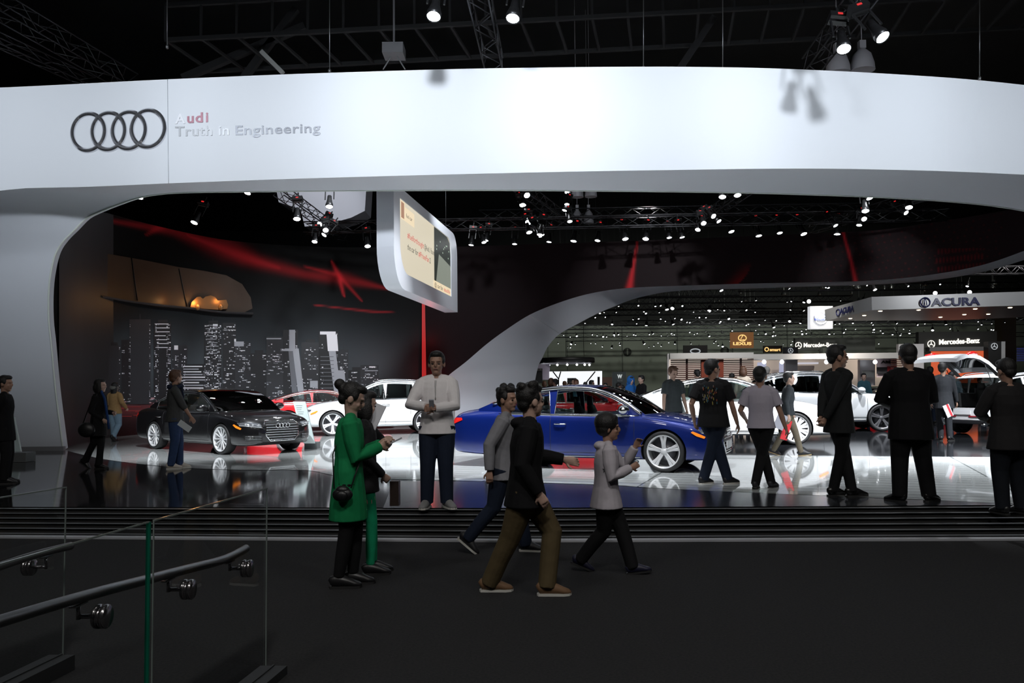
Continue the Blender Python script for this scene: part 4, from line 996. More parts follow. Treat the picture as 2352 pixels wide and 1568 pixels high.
g.tube([W(sh0+Vector((0, -.03, .03))), W(sh0+Vector((.045, -.03, -.02))), W(Vector((.07, 0, .72))), W(Vector((.06, -.09, .62))), W(hp+Vector((.04, 0, .03)))], .006, 6)
g.tube([W(sh0+Vector((0, -.03, .03))), W(sh0+Vector((-.05, -.05, -.04))), W(Vector((-.07, -.09, .66))), W(hp+Vector((-.04, 0, .03)))], .006, 6)
bag = obj('camera_bag', g, mat('black strap', (.008, .008, .008), .6), None, 'small black camera bag hanging at the hip of the woman in green', 'bag')
g = MB(); g.ell((0, 0, 0), (.085, .045, .06), 16, 10); g.ell((0, 0, .035), (.06, .04, .04), 12, 8); g.ell((.0, -.04, -.005), (.05, .02, .04), 10, 6)
b_ = obj('pouch', g, mat('black leather bag', (.01, .01, .011), .4), bag); b_.location = W(hp)
# --- second woman, green trousers, raised paper
pw2 = person('woman in patterned dark top and bright green trousers, half hidden behind green tunic', 838, 1316, 902, 10, mat('dark spotted cloth', (.012, .012, .014), .8, noise=.9, nscale=60), cloth('green trousers', (.01, .30, .14)), skin=0, hstyle='bob',
    feet=((.045, .04, 0), (.03, -.045, 0)), hands=((.13, -.04, .74), (.10, -.02, .54)), poles=((.2, .9, -.5), (-.6, -.6, -1)), hem=-.08, hpitch=6, hyaw=6, z=0, female=True, lsock=True, wide=.95, curl=.9)
W = pw2['W']; wrp = W(pw2['wr'][0])
g = MB(); pts = [P(845, 918, Y=wrp.y+.05), P(886, 934, Y=wrp.y-.02), P(861, 988, Y=wrp.y-.03), P(845, 962, Y=wrp.y+.02)]
g.add(pts+[p+Vector((.004, .008, 0)) for p in pts], [(0, 1, 2, 3), (7, 6, 5, 4), (0, 4, 5, 1), (1, 5, 6, 2), (2, 6, 7, 3), (3, 7, 4, 0)], 0, False)
obj('paper_sheet', g, mat('white paper', (.62, .63, .68), .7), None, 'white paper held up beside the face of woman in green trousers', 'paper')
g = MB(); c = W(Vector((.16, -.05, .45))); g.box((c.x-.03, c.y-.06, c.z-.12), (c.x+.05, c.y+.06, c.z+.10))
obj('handbag', g, mat('dark brown bag', (.03, .018, .014), .5), None, 'dark narrow handbag hanging in front of the woman in green trousers', 'bag')
# --- man in white henley
pm_ = person('man in white henley shirt and dark jeans standing at the ramp facing camera', 1005, 1164, 811, -92, cloth('white cotton', (.80, .77, .78), n=.05), JEAN, shoe=SNEAK, sole=WSOLE, skin=1, hstyle='short',
    feet=((.03, .065, 0), (.03, -.065, 0)), toes=(32, -10), hands=((.155, .0, .645), (.155, -.045, .655)), poles=((-.35, 1, -.45), (-.35, -1, -.45)), hem=-.055, lwide=1.22, wide=1.08, curl=1.1, flare=.006)
W = pm_['W']; c = W(pm_['wr'][0]+Vector((.04, -.01, .03))); g = MB(); mt = Matrix.Translation(c) @ Matrix.Rotation(R(35), 4, 'X'); g.box((-.028, -.01, -.055), (.028, .01, .055), 0, mt)
obj('folded_leaflet', g, mat('grey leaflet', (.35, .36, .40), .6), None, 'small pale leaflet in the hands of the man in white henley', 'paper')
g = MB(); S = pm_['S']; sp = pm_['sp']
g.tube([S(sp(t)+Vector((.066+.012*math.sin(t*3), 0, 0))) for t in (.55, .7, .85, .97)], .011, 6); obj('placket', g, mat('placket shade', (.50, .49, .49), .8), pm_['root'])
# --- man in grey sweatshirt walking behind
person('young man in grey sweatshirt and dark jeans walking, glasses, behind the black jacket', 1158, 1268, 886, -8, cloth('grey sweat', (.22, .22, .24)), JEAN, shoe=mat('black sneaker', (.012, .012, .014), .5), sole=WSOLE, skin=1, hstyle='messy',
    feet=((.13, .04, 0), (-.215, -.05, .05)), pitch=(0, 38), hands=((.14, .13, .56), (-.06, -.15, .50)), hem=-.075, flare=.008, lean=.02, hyaw=-25, z=0, lwide=1.15, wide=1.02, vox=.0075)
# --- man in black jacket and khaki trousers
pk = person('man in black jacket and khaki trousers walking right, tan canvas shoes, nearest walker', 1210, 1362, 868, 2, CBLK, cloth('khaki', (.085, .062, .03)), shoe=mat('tan canvas', (.16, .085, .04), .7), sole=WSOLE, skin=0, hstyle='messy',
    feet=((.09, -.045, 0), (-.175, .05, .0)), pitch=(0, 0), hands=((.20, .17, .60), (.055, -.125, .475)), poles=((-1, .5, -.4), (-1, -.3, -.1)), hem=-.085, lean=.02, flare=.012, hyaw=25, z=0, lwide=1.2, wide=1.06, cuff=.034, hood=True, collar=True)
# --- boy in hoodie
pb = person('boy in pale grey hooded sweatshirt and black trousers striding right, hands raised', 1395, 1314, 949, 0, cloth('pale grey fleece', (.46, .43, .47), n=.08), CBLK2, shoe=mat('navy sneaker', (.01, .01, .03), .5), skin=1, hstyle='afro',
    feet=((.155, -.05, 0), (-.17, .05, .03)), pitch=(-8, 22), hands=((.20, .07, .78), (.15, -.07, .66)), poles=((-.6, .4, -1), (-1, -.5, -.6)), hem=-.09, lean=.015, flare=.014, z=0, child=True, hood=True, lwide=1.2, wide=1.05, hyaw=-8)
me = text_mesh('FAROE', .055, .002, .002); W = pb['W']
g0_, S = pb['g0'], pb['S']
Hh = pb['H']
for v in me.vertices:
    a = (v.co.x-.09)/.17; v.co = Vector(((.005+v.co.x*.42)-0.005, -.135-0.004*math.cos(a)-v.co.z, .98+v.co.y*1.0-.05*a*a+.06))
o = obj('chest_print', me, mat('print charcoal', (.03, .03, .035), .8), pb['root']); 
star = [(.03*(1 if i % 2 == 0 else .42)*math.sin(i*math.pi/5), .03*(1 if i % 2 == 0 else .42)*math.cos(i*math.pi/5)) for i in range(10)]
v2, f2 = fill2d([star]); g = MB(); g.add([(x-.02, -.140, y+.93) for x, y in v2], f2); obj('chest_print', g, mat('print charcoal'), pb['root'])
# --- man in printed black tee
pt = person('man in black printed t-shirt and jeans seen from behind near the blue car front', 1642, 1112, 822, 62, CBLK2, JEAN, skin=1, shoe=mat('dark sneaker', (.012, .012, .016), .5), sole=WSOLE, hstyle='short',
    feet=((.06, -.09, 0), (-.01, .09, 0)), toes=(-35, -25), hands=((.02, .16, .50), (.05, -.19, .43)), sleeve='short', hem=-.055, wide=1.18, lwide=1.12, hyaw=-38, flare=.004)
random.seed(3); g = MB(); Hh = pt['H']
for k in range(46):
    y = random.uniform(-.055, .06)*Hh; zz = random.uniform(.64, .78)*Hh; x = -(.088*Hh)-.006+abs(y)*.12
    g.box((x-.002, y-.006, zz-random.uniform(.01, .03)), (x+.03, y+.006, zz+.01), k % 4)
obj('back_print', g, [mat('print yellow', (.22, .18, .04), .8), mat('print rust', (.20, .05, .02), .8), mat('print teal', (.03, .09, .12), .8), mat('print ash', (.13, .12, .12), .8)], pt['root'])
# --- man in white tee
person('man in white t-shirt and black trousers walking away, seen from behind', 1752, 1122, 840, 66, cloth('white tee', (.42, .39, .46), n=.05), CBLK2, skin=1, hstyle='short', hair=HAIRB,
    feet=((.085, -.06, .0), (-.03, .055, 0)), pitch=(0, 12), toes=(-15, 0), hands=((.12, .14, .56), (.02, -.20, .46)), sleeve='short', hem=-.02, wide=1.08, lwide=1.05, shoe=mat('dark sneaker'), kn=((1, 0, 0), (1, 0, 0)))
# --- man in dark polo walking, brochures
person('man in dark shirt and khaki trousers walking right in front of white sedan', 1812, 1046, 851, -8, cloth('charcoal polo', (.03, .035, .04)), cloth('olive khaki', (.13, .11, .08)), skin=0, hstyle='face', shoe=mat('dark sneaker'), sole=mat('tan sole', (.4, .3, .15), .6),
    feet=((.13, -.05, 0), (-.17, .05, .02)), pitch=(-6, 18), hands=((.06, .14, .50), (-.02, -.15, .48)), hem=-.03, lean=.02)
g = MB(); c = P(1793, 968, Y=G(1812, 1046).y-.25); mt = Matrix.Translation(c) @ Matrix.Rotation(R(25), 4, 'Y'); g.box((-.10, -.01, -.15), (.10, .01, .15), 0, mt)
obj('carrier_bag', g, mat('grey white bag', (.36, .36, .42), .6), None, 'pale carrier bag held by the man in dark shirt and khaki trousers', 'bag')
g = MB(); c = P(1806, 985, Y=G(1812, 1046).y-.1); mt = Matrix.Translation(c) @ Matrix.Rotation(R(18), 4, 'Y'); g.box((-.07, -.01, -.22), (.07, .01, .18), 0, mt)
obj('carrier_bag', g, mat('red bag', (.62, .02, .03), .6), None, 'red carrier bag beside the leg of the man in khaki trousers', 'bag')
# --- man in grey tee behind the blue car
person('man in grey t-shirt looking down between the blue car and white sedan', 1549, 1040, 843, -75, cloth('slate tee', (.05, .06, .065)), JEAN, skin=0, hair=HAIRBR, hstyle='face', sleeve='short', hem=-.05, hpitch=18, hyaw=12, hands=((.05, .15, .47), (.05, -.15, .47)), wide=1.05, vox=.009)
# --- man in profile, hands behind
person('man in dark coat standing in profile facing right, hands clasped behind his back', 1932, 1140, 793, 20, cloth('dark coat', (.014, .015, .016)), CBLK2, skin=1, hstyle='short',
    feet=((.055, -.04, 0), (-.03, .04, 0)), toes=(-12, 5), hands=((-.15, .0, .50), (-.155, -.03, .49)), poles=((-.4, 1, .1), (-.4, -1, .1)), hem=-.10, collar=True, hyaw=-22, curl=.9, wide=1.05, shoe=mat('black leather shoe', (.008, .008, .008), .25))
# --- suit man
ps = person('man in black suit seen from behind, feet apart, on the stage edge', 2098, 1152, 794, 88, CBLK, cloth('black suit trousers', (.005, .005, .006)), skin=1, hair=HAIRB, hstyle='short',
    feet=((.0, .085, 0), (.0, -.10, 0)), toes=(30, -52), hands=((.13, .05, .62), (.13, -.05, .62)), poles=((-.3, 1, -.5), (-.3, -1, -.5)), hem=-.13, flare=.012, wide=1.26, lwide=1.22, collar=True, hyaw=-8, shoe=mat('black leather shoe'))
# --- right edge man
person('man in dark grey jacket and jeans cut off by the right edge', 2326, 1180, 828, 100, cloth('dark grey jacket', (.018, .017, .018)), cloth('black jeans', (.008, .010, .014)), skin=1, hstyle='short',
    feet=((.0, .07, 0), (.0, -.07, 0)), hands=((.14, .06, .62), (.14, -.06, .62)), poles=((-.4, 1, -.4), (-.4, -1, -.4)), hem=-.11, flare=.012, wide=1.22, lwide=1.2, hpitch=10)
# --- suit man with folder by open SUV
person('man in dark suit holding red and white folder beside the open tailgate', 2172, 1012, 835, 75, cloth('charcoal suit', (.022, .024, .028)), cloth('charcoal suit trousers', (.018, .02, .024)), skin=1, hstyle='short', hair=HAIRB,
    feet=((.03, .05, 0), (.0, -.05, 0)), toes=(0, -35), hands=((.05, .14, .48), (.06, -.16, .50)), hem=-.11, flare=.008, wide=1.06, lwide=1.1, hyaw=-30)
Yb = G(2172, 1012).y
g = MB(); mt = Matrix.Translation(P(2180, 942, Y=Yb-.25)) @ Matrix.Rotation(R(-22), 4, 'Y'); g.box((-.11, -.012, -.15), (.05, .012, .15), 0, mt); g.box((-.02, -.016, -.15), (.03, .016, .15), 1, mt)
obj('folder', g, [mat('white paper'), mat('folder red', (.5, .03, .04), .6)], None, 'white folder with red stripe held by suited man at the tailgate', 'folder')
person('man in pale blue striped shirt behind the suited man near the tailgate', 2190, 1000, 836, 60, mat('pale striped shirt', (.30, .38, .45), .8, noise=.25, nscale=50), CNAVY, skin=0, hstyle='short', sleeve='long', hem=-.02, hyaw=-50, H=1.75, Y=26.5)
# --- left group
person('person in black suit at left edge, mostly out of frame', 6, 1110, 865, 20, CBLK, CBLK2, skin=1, hstyle='short', feet=((.02, .05, 0), (.02, -.05, 0)), hands=((-.10, .08, .52), (-.10, -.08, .52)), poles=((-.6, 1, 0), (-.6, -1, 0)), hem=-.13, flare=.012, wide=1.1, lwide=1.15, hyaw=-20)
pl = person('woman with black bob hair in black coat walking, shoulder bag, left side', 224, 1076, 871, -2, CBLK2, cloth('black flared trousers', (.006, .006, .007)), skin=0, hstyle='bob',
    feet=((.03, -.03, 0), (-.17, .04, .04)), pitch=(0, 35), hands=((.15, .04, .62), (.08, -.05, .55)), poles=((-.6, .6, -1), (-.8, -.4, -.6)), hem=-.16, flare=.006, female=True, cuff=.042, lean=.01)
W = pl['W']; g = MB(); g.ell((0, 0, 0), (.16, .08, .14), 16, 10)
bg = obj('shoulder_bag', g, mat('black leather bag'), None, 'large round black shoulder bag of the woman in black coat', 'bag', loc=W(Vector((-.07, -.11, .44))))
g = MB(); a = Vector((-.07, -.11, .44)); b_ = W(pl['sh'][1]+Vector((0, 0, .03))); c = W(a)
g.tube([c-c+Vector((-.08, 0, .08)), (b_-c)+Vector((-.02, -.03, 0)), (b_-c)+Vector((.03, -.03, 0)), Vector((.08, 0, .08))], .012, 6); obj('strap', g, BLK, bg)
g = MB(); c = P(243, 940, Y=G(224, 1076).y-.05); g.tube([P(232, 898, Y=c.y), P(240, 915, Y=c.y), P(247, 960, Y=c.y), P(250, 985, Y=c.y)], [.05, .045, .05, .03], 8, ell=.02)
obj('scarf', g, cloth('blue scarf', (.02, .06, .20)), None, 'long blue scarf worn by the woman in black coat', 'scarf')
person('person in tan jacket, grey cap and light jeans walking away by skyline print', 262, 1014, 880, 80, cloth('tan jacket', (.34, .21, .09)), JEANL, skin=0, hstyle='long',
    feet=((.05, .04, 0), (-.09, -.04, .05)), pitch=(0, 35), hands=((.10, .10, .60), (.08, -.17, .57)), hem=-.05, flare=.006, wide=1.1, lwide=1.25, female=True)
c = P(262, 889, Y=G(262, 1014).y); g = MB(); g.ell((0, 0, -.01), (.125, .125, .085), 14, 8); g.beam((0, .05, -.02), (0, .2, -.04), .16, .015)
obj('cap', g, cloth('grey cap', (.16, .155, .14)), None, 'grey cap on the person in tan jacket', 'cap', loc=c)
pg = person('man in grey sweater and blue jeans looking at the black sedan, dark scarf', 400, 1076, 852, 20, cloth('grey sweater', (.055, .057, .058)), JEANB, skin=1, hair=HAIRBR, hstyle='short', shoe=mat('pale trainer', (.5, .47, .42), .6), sole=WSOLE,
    feet=((.05, .05, 0), (-.03, -.045, 0)), hands=((.06, .14, .50), (.16, -.10, .52)), poles=((-1, .5, -.3), (-1, -.5, -.2)), hem=-.05, hyaw=35, wide=1.08, lwide=1.12, sleeve='push', lean=.0)
c = pg['W'](pg['hc']+Vector((-.005, 0, -.092))); g = MB()
g.tube([c+Vector((.105*math.cos(t), .10*math.sin(t), .02*math.sin(t))) for t in [2*math.pi*i/16 for i in range(17)]], .045, 8); g.tube([c+Vector((.12, -.02, 0)), c+Vector((.15, -.02, -.2)), c+Vector((.14, -.02, -.38))], [.05, .045, .03], 8, ell=.02)
obj('scarf', g, cloth('navy scarf', (.012, .018, .04)), None, 'dark navy scarf round the neck of man in grey sweater', 'scarf')
g = MB(); mt = Matrix.Translation(P(425, 978, Y=G(400, 1076).y-.2)) @ Matrix.Rotation(R(35), 4, 'Y'); g.box((-.13, -.006, -.06), (.12, .006, .05), 0, mt)
obj('brochure', g, mat('white brochure', (.6, .65, .68), .6), None, 'white brochure held by the man in grey sweater', 'paper')
# --- farther visitors
def far(label, px, top, Y, yaw, col, hs='short', skin=0, hair=None, H=1.74, z=0.0, hp=0, hy=0, female=False, pants=None, group=None, sl='long'):
    Hh = P(px, top, Y=Y).z-z
    return person(label, px, 0, top, yaw, col, pants or JEAN, skin=skin, hair=hair, hstyle=hs, Y=Y, z=z, H=max(1.5, min(1.98, Hh)), vox=.02, hpitch=hp, hyaw=hy, female=female, hands=((.08, .14, .50), (.08, -.14, .50)), hem=-.06, group=group, sleeve=sl)
far('person in bright blue hooded top beyond the blue car windscreen', 1449, 866, 27.6, -60, cloth('bright blue hoodie', (.02, .13, .42)), hs='face', z=STG)
c = P(1449, 873, Y=27.6); g = MB(); g.ell((0, .03, 0), (.135, .14, .16), 14, 10); g.ell((.0, .08, -.12), (.15, .12, .10), 12, 8); obj('hood', g, cloth('bright blue hoodie'), None, 'raised blue hood covering the head of person in blue', 'hood', loc=c)
far('man in black shirt facing left beyond the blue car windscreen', 1474, 863, 27, -150, CBLK2, hs='face', z=STG)
far('woman with auburn hair in cream jacket seen from behind', 1708, 838, 26.6, 80, cloth('cream jacket', (.55, .47, .38)), hs='bob', hair=HAIRBR, female=True, z=STG)
far('grey haired man in grey suit behind the man in white tee', 1762, 836, 27.4, 95, cloth('grey suit', (.10, .11, .115)), hair=HAIRG, z=STG)
far('man with dark hair, only head showing left of black printed tee', 1602, 850, 27, 100, cloth('grey top', (.14, .15, .16)), z=STG)
far('person with red lit face behind white sedan roof', 1682, 858, 28.2, 60, CBLK2, skin=1, z=STG)
far('child with dark hair at the far stand screen', 1985, 858, 31, -100, cloth('teal top', (.04, .10, .13)), hs='face', z=STG)
far('man at a phone in front of the slatted pavilion, face half hidden', 2062, 845, 27.5, -60, cloth('brown top', (.10, .08, .06)), skin=0, z=STG)
far('dark haired person between suited men, far', 2138, 843, 28.5, 90, CBLK, z=STG)
far('dark clothed person behind the profile man', 1918, 845, 27, 90, cloth('brown jacket', (.12, .06, .03)), hair=HAIRBR, z=STG)
CR = [(1176, 868, 34.5, 'black jacket', (.02, .02, .022), 'leftmost visitor behind the two walking men'), (1266, 869, 34, 'black top', (.015, .015, .017), 'dark haired visitor in black before the white display wall'), (1276, 871, 33.2, 'light grey top', (.35, .36, .38), 'visitor in light grey before the white display wall'),
      (1320, 866, 36, 'navy top', (.03, .04, .06), 'visitor in navy behind the one in sky blue shirt'), (1324, 872, 33, 'sky blue shirt', (.20, .42, .62), 'visitor in sky blue shirt above the blue car roof'), (1359, 874, 37, 'orange tan coat', (.38, .18, .05), 'visitor in orange tan coat by white wall'),
      (1345, 878, 40, 'dark brown coat', (.06, .04, .03), 'small visitor in brown beside orange tan coat'), (1297, 876, 40, 'olive coat', (.12, .12, .08), 'visitor in olive among the far crowd'), (1308, 876, 42, 'stone coat', (.28, .26, .22), 'visitor in stone coat among the far crowd'),
      (1391, 880, 38, 'lilac top', (.22, .22, .42), 'visitor in lilac top left of the charcoal sign'), (1404, 884, 41, 'maroon top', (.15, .03, .04), 'visitor in maroon behind the lilac top'), (1421, 880, 33, 'slate top', (.08, .09, .11), 'visitor in slate under the charcoal sign'),
      (1430, 885, 34, 'grey brown top', (.16, .14, .13), 'small visitor just left of the blue hood'), (1250, 876, 45, 'dark grey coat', (.05, .05, .055), 'visitor at foot of the sweeping ribbon'), (2120, 852, 36, 'black coat', (.012, .012, .013), 'visitor in black beside the tailgate seen far'), (2252, 868, 36, 'dark coat', (.015, .015, .018), 'visitor behind the raised tailgate')]
for i, (px, top, Y, cn, rgb, lb) in enumerate(CR):
    far(lb, px, top, Y, (i*67) % 360, cloth(cn, rgb), hs='bob' if i % 4 == 1 else 'short', hair=(HAIRB, HAIRBR, HAIRB)[i % 3], skin=i % 3, z=0, group='far crowd beyond the stage', female=i % 4 == 1)
# ================================================================== HANGING SCREEN
A_ = P(905, 655, Y=19.8); zb = A_.z; B_p = P(1051, 717, z=zb); A0 = Vector((A_.x, A_.y, zb)); B0 = Vector((B_p.x, B_p.y, zb))
du = (B0-A0); LEN = du.length; du.normalize(); nn = Vector((du.y, -du.x, 0)); HT = 2.52
def SCR(u, v, o=0): return A0+du*u+Vector((0, 0, v))+nn*o
def arc(cx, cy, r, a0, a1, n=8): return [(cx+r*math.cos(R(lerp(a0, a1, i/n))), cy+r*math.sin(R(lerp(a0, a1, i/n)))) for i in range(n+1)]
def rr_loop(u0, v0, u1, v1, ra, rc):   # rounded near-bottom (ra) and far-top (rc)
    return arc(u0+ra, v0+ra, ra, 180, 270)+[(u1, v0)]+arc(u1-rc, v1-rc, rc, 0, 90)+[(u0, v1)]
scr = thing('suspended_screen', 'white framed double sided video screen hanging under the band, showing red and black message', 'screen', A0)
out_l = rr_loop(0, 0, LEN, HT, .95, .7); in_l = rr_loop(.55, .42, LEN-.95, HT-.27, .75, .5)
v2, f2 = fill2d([out_l, in_l]); g = MB()
g.add([SCR(a, b, 0) for a, b in v2], f2, 0, False); v3, f3 = fill2d([out_l]); g.add([SCR(a, b, -.43) for a, b in v3], f3, 0, False)
g.grid([[SCR(a, b, 0) for a, b in out_l+out_l[:1]], [SCR(a, b, -.43) for a, b in out_l+out_l[:1]]], smooth=True)
g.grid([[SCR(a, b, 0) for a, b in in_l+in_l[:1]], [SCR(a, b, -.03) for a, b in in_l+in_l[:1]]], smooth=True)
fixp(obj('frame', g, mat('white lacquer frame', (.68, .70, .75), .35), sharp=40), scr)
def spart(nm, loop, o, m): 
    v, f = fill2d([loop]); g = MB(); g.add([SCR(a, b, o) for a, b in v], f, 0, False); return fixp(obj(nm, g, m), scr)
spart('display', in_l, -.02, emis('screen beige', (.80, .72, .55), .85))
u0, u1 = .55, LEN-.95; v0, v1 = .42, HT-.27
spart('picture', [(u0+.62*(u1-u0), v0+.22), (u1, v0+.22), (u1, v1-.5), (u1-.15, v1-.15), (u1-.5, v1-.01), (u0+.62*(u1-u0), v1-.01)], -.016, emis('screen dark photo', (.035, .045, .035), .6))
spart('picture_floor', [(u0+.66*(u1-u0), v0+.24), (u1, v0+.24), (u1, v0+.95), (u0+.72*(u1-u0), v0+1.1)], -.013, emis('screen floor grey', (.42, .46, .38), .55))
spart('caption', [(u0+.60*(u1-u0), v0+.0), (u1-.05, v0+.0), (u1-.05, v0+.24), (u0+.60*(u1-u0), v0+.24)], -.012, emis('screen cream', (1, .82, .55), .85))
spart('name_box', [(u0+.10, v1-.48), (u0+.24*(u1-u0), v1-.48), (u0+.24*(u1-u0), v1-.12), (u0+.5, v1-.12), (u0+.5, v1-.02), (u0+.10, v1-.02)], -.012, emis('screen cream', (1, .82, .55), .85))
spart('portrait', [(u0+.14, v1-.45), (u0+.42, v1-.45), (u0+.42, v1-.05), (u0+.14, v1-.05)], -.010, emis('screen skin', (.75, .38, .22), .5))
random.seed(5)
for k in range(10):
    a = random.uniform(.66, .96); b = random.uniform(1.15, 1.6); s_ = .04
    spart('picture_light', [(u0+a*(u1-u0), v0+b*.95), (u0+a*(u1-u0)+s_*2, v0+b*.95), (u0+a*(u1-u0)+s_*2, v0+b*.95+s_), (u0+a*(u1-u0), v0+b*.95+s_)], -.012, emis('screen sparkle', (.7, .9, .7), .7))
def stext(s, u, v, h, wd, m, nm='message'):
    me = text_mesh(s, 1, 0); xs = [q.co.x for q in me.vertices]; a, b = min(xs), max(xs)
    for q in me.vertices: q.co = SCR(u+(q.co.x-a)/(b-a)*wd, v+q.co.y*h/.69, -.008)
    return fixp(obj(nm, me, m), scr)
RT, BT = emis('screen red', (.85, .03, .03), .7), mat('screen black', (.02, .02, .02), .5)
um = u0+.12*(u1-u0); wt = (u1-u0)*.50
stext('#fuelforthought', um, 1.38, .15, wt*.58, RT); stext('@Audi, I found', um+wt*.60, 1.38, .15, wt*.40, BT)
stext('the car for', um, 1.08, .15, wt*.36, BT); stext('#PrixeFan', um+wt*.38, 1.08, .15, wt*.40, RT); stext('2', um+wt*.80, 1.08, .15, wt*.04, BT)
stext('@ car fan', u0+.62*(u1-u0), v0+.06, .12, 1.1, BT); stext('#audilife', u0+.62*(u1-u0)+1.25, v0+.06, .12, .85, RT)
stext('fuel car', u0+.6, v1-.36, .10, .6, BT)
g = MB()
for u in (.6, LEN-.8): g.tube([SCR(u, HT, -.2), SCR(u, HT+2.2, -.2)], .012, 5)
fixp(obj('hanging_cable', g, BLK), scr)
# ================================================================== TRUSSES AND SPOTLIGHTS
M_TR = mat('dark truss aluminium', (.05, .05, .055), .45, .7)
def truss(label, a, b, s=.34, n=None, r=.022, group=None):
    a, b = Vector(a), Vector(b); d = b-a; L = d.length; d.normalize(); sd = d.cross(Vector((0, 0, 1))).normalized(); n = n or max(4, int(L/.6))
    g = MB(); c = [sd*s/2*i+Vector((0, 0, s/2*j)) for i, j in ((-1, -1), (1, -1), (1, 1), (-1, 1))]
    for q in c: g.tube([a+q, b+q], r, 5)
    for k in range(n):
        p, q = a+d*L*k/n, a+d*L*(k+1)/n
        for i in range(4):
            x, y = c[i], c[(i+1) % 4]
            g.tube([p+(x if k % 2 else y), q+(y if k % 2 else x)], r*.6, 4)
    return obj('lighting_truss', g, M_TR, None, label, 'truss', group)
truss('lighting truss running out over the white band near centre top', P(1090, -60, z=9.6), P(1136, 152, z=9.6), .42)
truss('lighting truss over the band at upper right holding two spotlights', P(2020, -60, z=9.9), P(1862, 152, z=9.9), .42)
truss('faint lighting truss at upper left above the emblem', P(-60, -20, z=11.2), P(300, 190, z=11.2), .5)
truss('second faint truss parallel to it at upper left', P(-160, 20, z=11.0), P(210, 190, z=11.0), .3)
truss('long horizontal truss with spotlights above the dark inner wall', P(700, 523, Y=29.4), P(2180, 493, Y=27.6), .36)
truss('diagonal truss with spotlights in front of hanging white box', P(640, 436, z=8.3), P(790, 545, z=8.3), .36)
truss('short truss crossing behind the suspended screen toward centre', P(1190, 425, z=8.6), P(1300, 505, z=8.6), .36)
truss('diagonal truss under the band right of centre', P(1720, 430, z=8.5), P(1580, 530, z=8.5), .36)
truss('diagonal truss at right above the inner wall', P(2120, 448, z=8.4), P(1850, 530, z=8.4), .36)
truss('far horizontal truss high behind the screen', P(1100, 495, Y=36), P(2000, 478, Y=36), .4)
M_CAN = mat('black lamp housing', (.015, .015, .016), .35, .4)
M_LENS = emis('lit lamp lens', (.92, .95, 1.0), 26); M_LENSF = emis('far lit lamp lens', (.93, .96, 1.0), 5); M_WARM = emis('warm lamp', (1.0, .62, .25), 2.2)
M_LED = emis('red indicator', (1, .03, .03), .7)
def spot_proto(name, label, L=.42, r=.12):
    t = thing(name, label, 'lamp')
    g = MB(); g.lathe([(0, .0), (r*.55, .0), (r*.62, -L*.35), (r*.8, -L*.6), (r*1.0, -L*.8), (r*1.0, -L), (r*.9, -L)], 14); obj('housing', g, M_CAN, t)
    g = MB(); g.lathe([(0, -L*.97), (r*.5, -L*.975), (r*.9, -L*.96)], 14); obj('lens', g, M_LENS, t)
    g = MB(); g.beam((-r*1.15, 0, .28), (r*1.15, 0, .28), .03); g.beam((-r*1.15, 0, .28), (-r*1.15, 0, -L*.3), .03, up=(0, 1, 0)); g.beam((r*1.15, 0, .28), (r*1.15, 0, -L*.3), .03, up=(0, 1, 0)); obj('yoke', g, M_CAN, t)
    g = MB(); g.box((-.16, -.1, .30), (.16, .1, .42)); g.beam((0, 0, .42), (0, 0, .62), .04, up=(0, 1, 0)); bl = obj('ballast', g, M_CAN, t)
    g = MB(); g.box((-.04, -.108, .34), (.04, -.10, .38)); obj('indicator', g, M_LED, bl)
    return t
proto = spot_proto('spotlight', 'bright spotlight above the white band, left of the centre truss'); used = [False]
def spot(px, py, Y, label, group=None, tilt=(30, 0), sc=1.0, pr=None):
    o = proto if not used[0] else copy_tree(proto); used[0] = True
    o.location = P(px, py, Y=Y)+Vector((0, 0, .38*sc)); o.rotation_euler = (-R(tilt[0]), R(tilt[1]), 0); o.scale = (sc,)*3
    o['label'] = label
    if group: o['group'] = group
    elif 'group' in o: del o['group']
    return o
spot(1003, 50, 15.0, 'bright spotlight hanging above the white band, left of the centre truss', None, (25, 5), 1.15)
spot(1185, 52, 15.5, 'bright spotlight hanging above the white band, right of the centre truss', None, (22, 8), 1.15)
spot(1933, 126, 15.5, 'lower of the two spotlights above the band at upper right', None, (28, 6), 1.15)
spot(1999, 104, 15.0, 'upper of the two spotlights above the band at upper right', None, (30, -18), 1.15)
LW = 'small bright spotlight in the row hanging over the dark inner wall'; GW = 'spotlights in a row over the dark inner wall'
for px, py in ((843, 566), (1183, 558), (1264, 553), (1322, 552), (1376, 551), (1432, 549), (1486, 549), (1535, 544), (1562, 543), (1673, 532), (1739, 540), (1787, 534), (1838, 538), (1924, 535), (1085, 560), (1108, 556), (1120, 550)):
    spot(px, py+2, 29.0-.6*max(0, (px-1500)/500), LW, GW, (random.uniform(8, 30), random.uniform(-12, 12)), random.uniform(.75, 1.0))
for px, py, lb in ((330, 457, 'spotlight tucked under the band at far left of the opening'), (578, 447, 'spotlight touching the band edge left of the hanging white box'), (457, 515, 'single spotlight above the red streaks of the dark wall'), (683, 506, 'spotlight at the lower left end of the diagonal truss'), (757, 478, 'spotlight hanging in front of the hanging white box'),
                   (1691, 452, 'spotlight just below the band right of centre'), (1660, 456, 'tilted spotlight beside the one just below the band'), (1987, 459, 'upper spotlight of the pair at right under the band'), (1986, 488, 'lower spotlight of the pair at right under the band'), (2086, 480, 'rightmost spotlight under the band')):
    spot(px, py, 24.5, lb, None, (25, random.uniform(-15, 15)), .95)
LC = 'bright spotlight in the tight cluster behind the suspended screen'; GC = 'spotlights clustered behind the suspended screen'
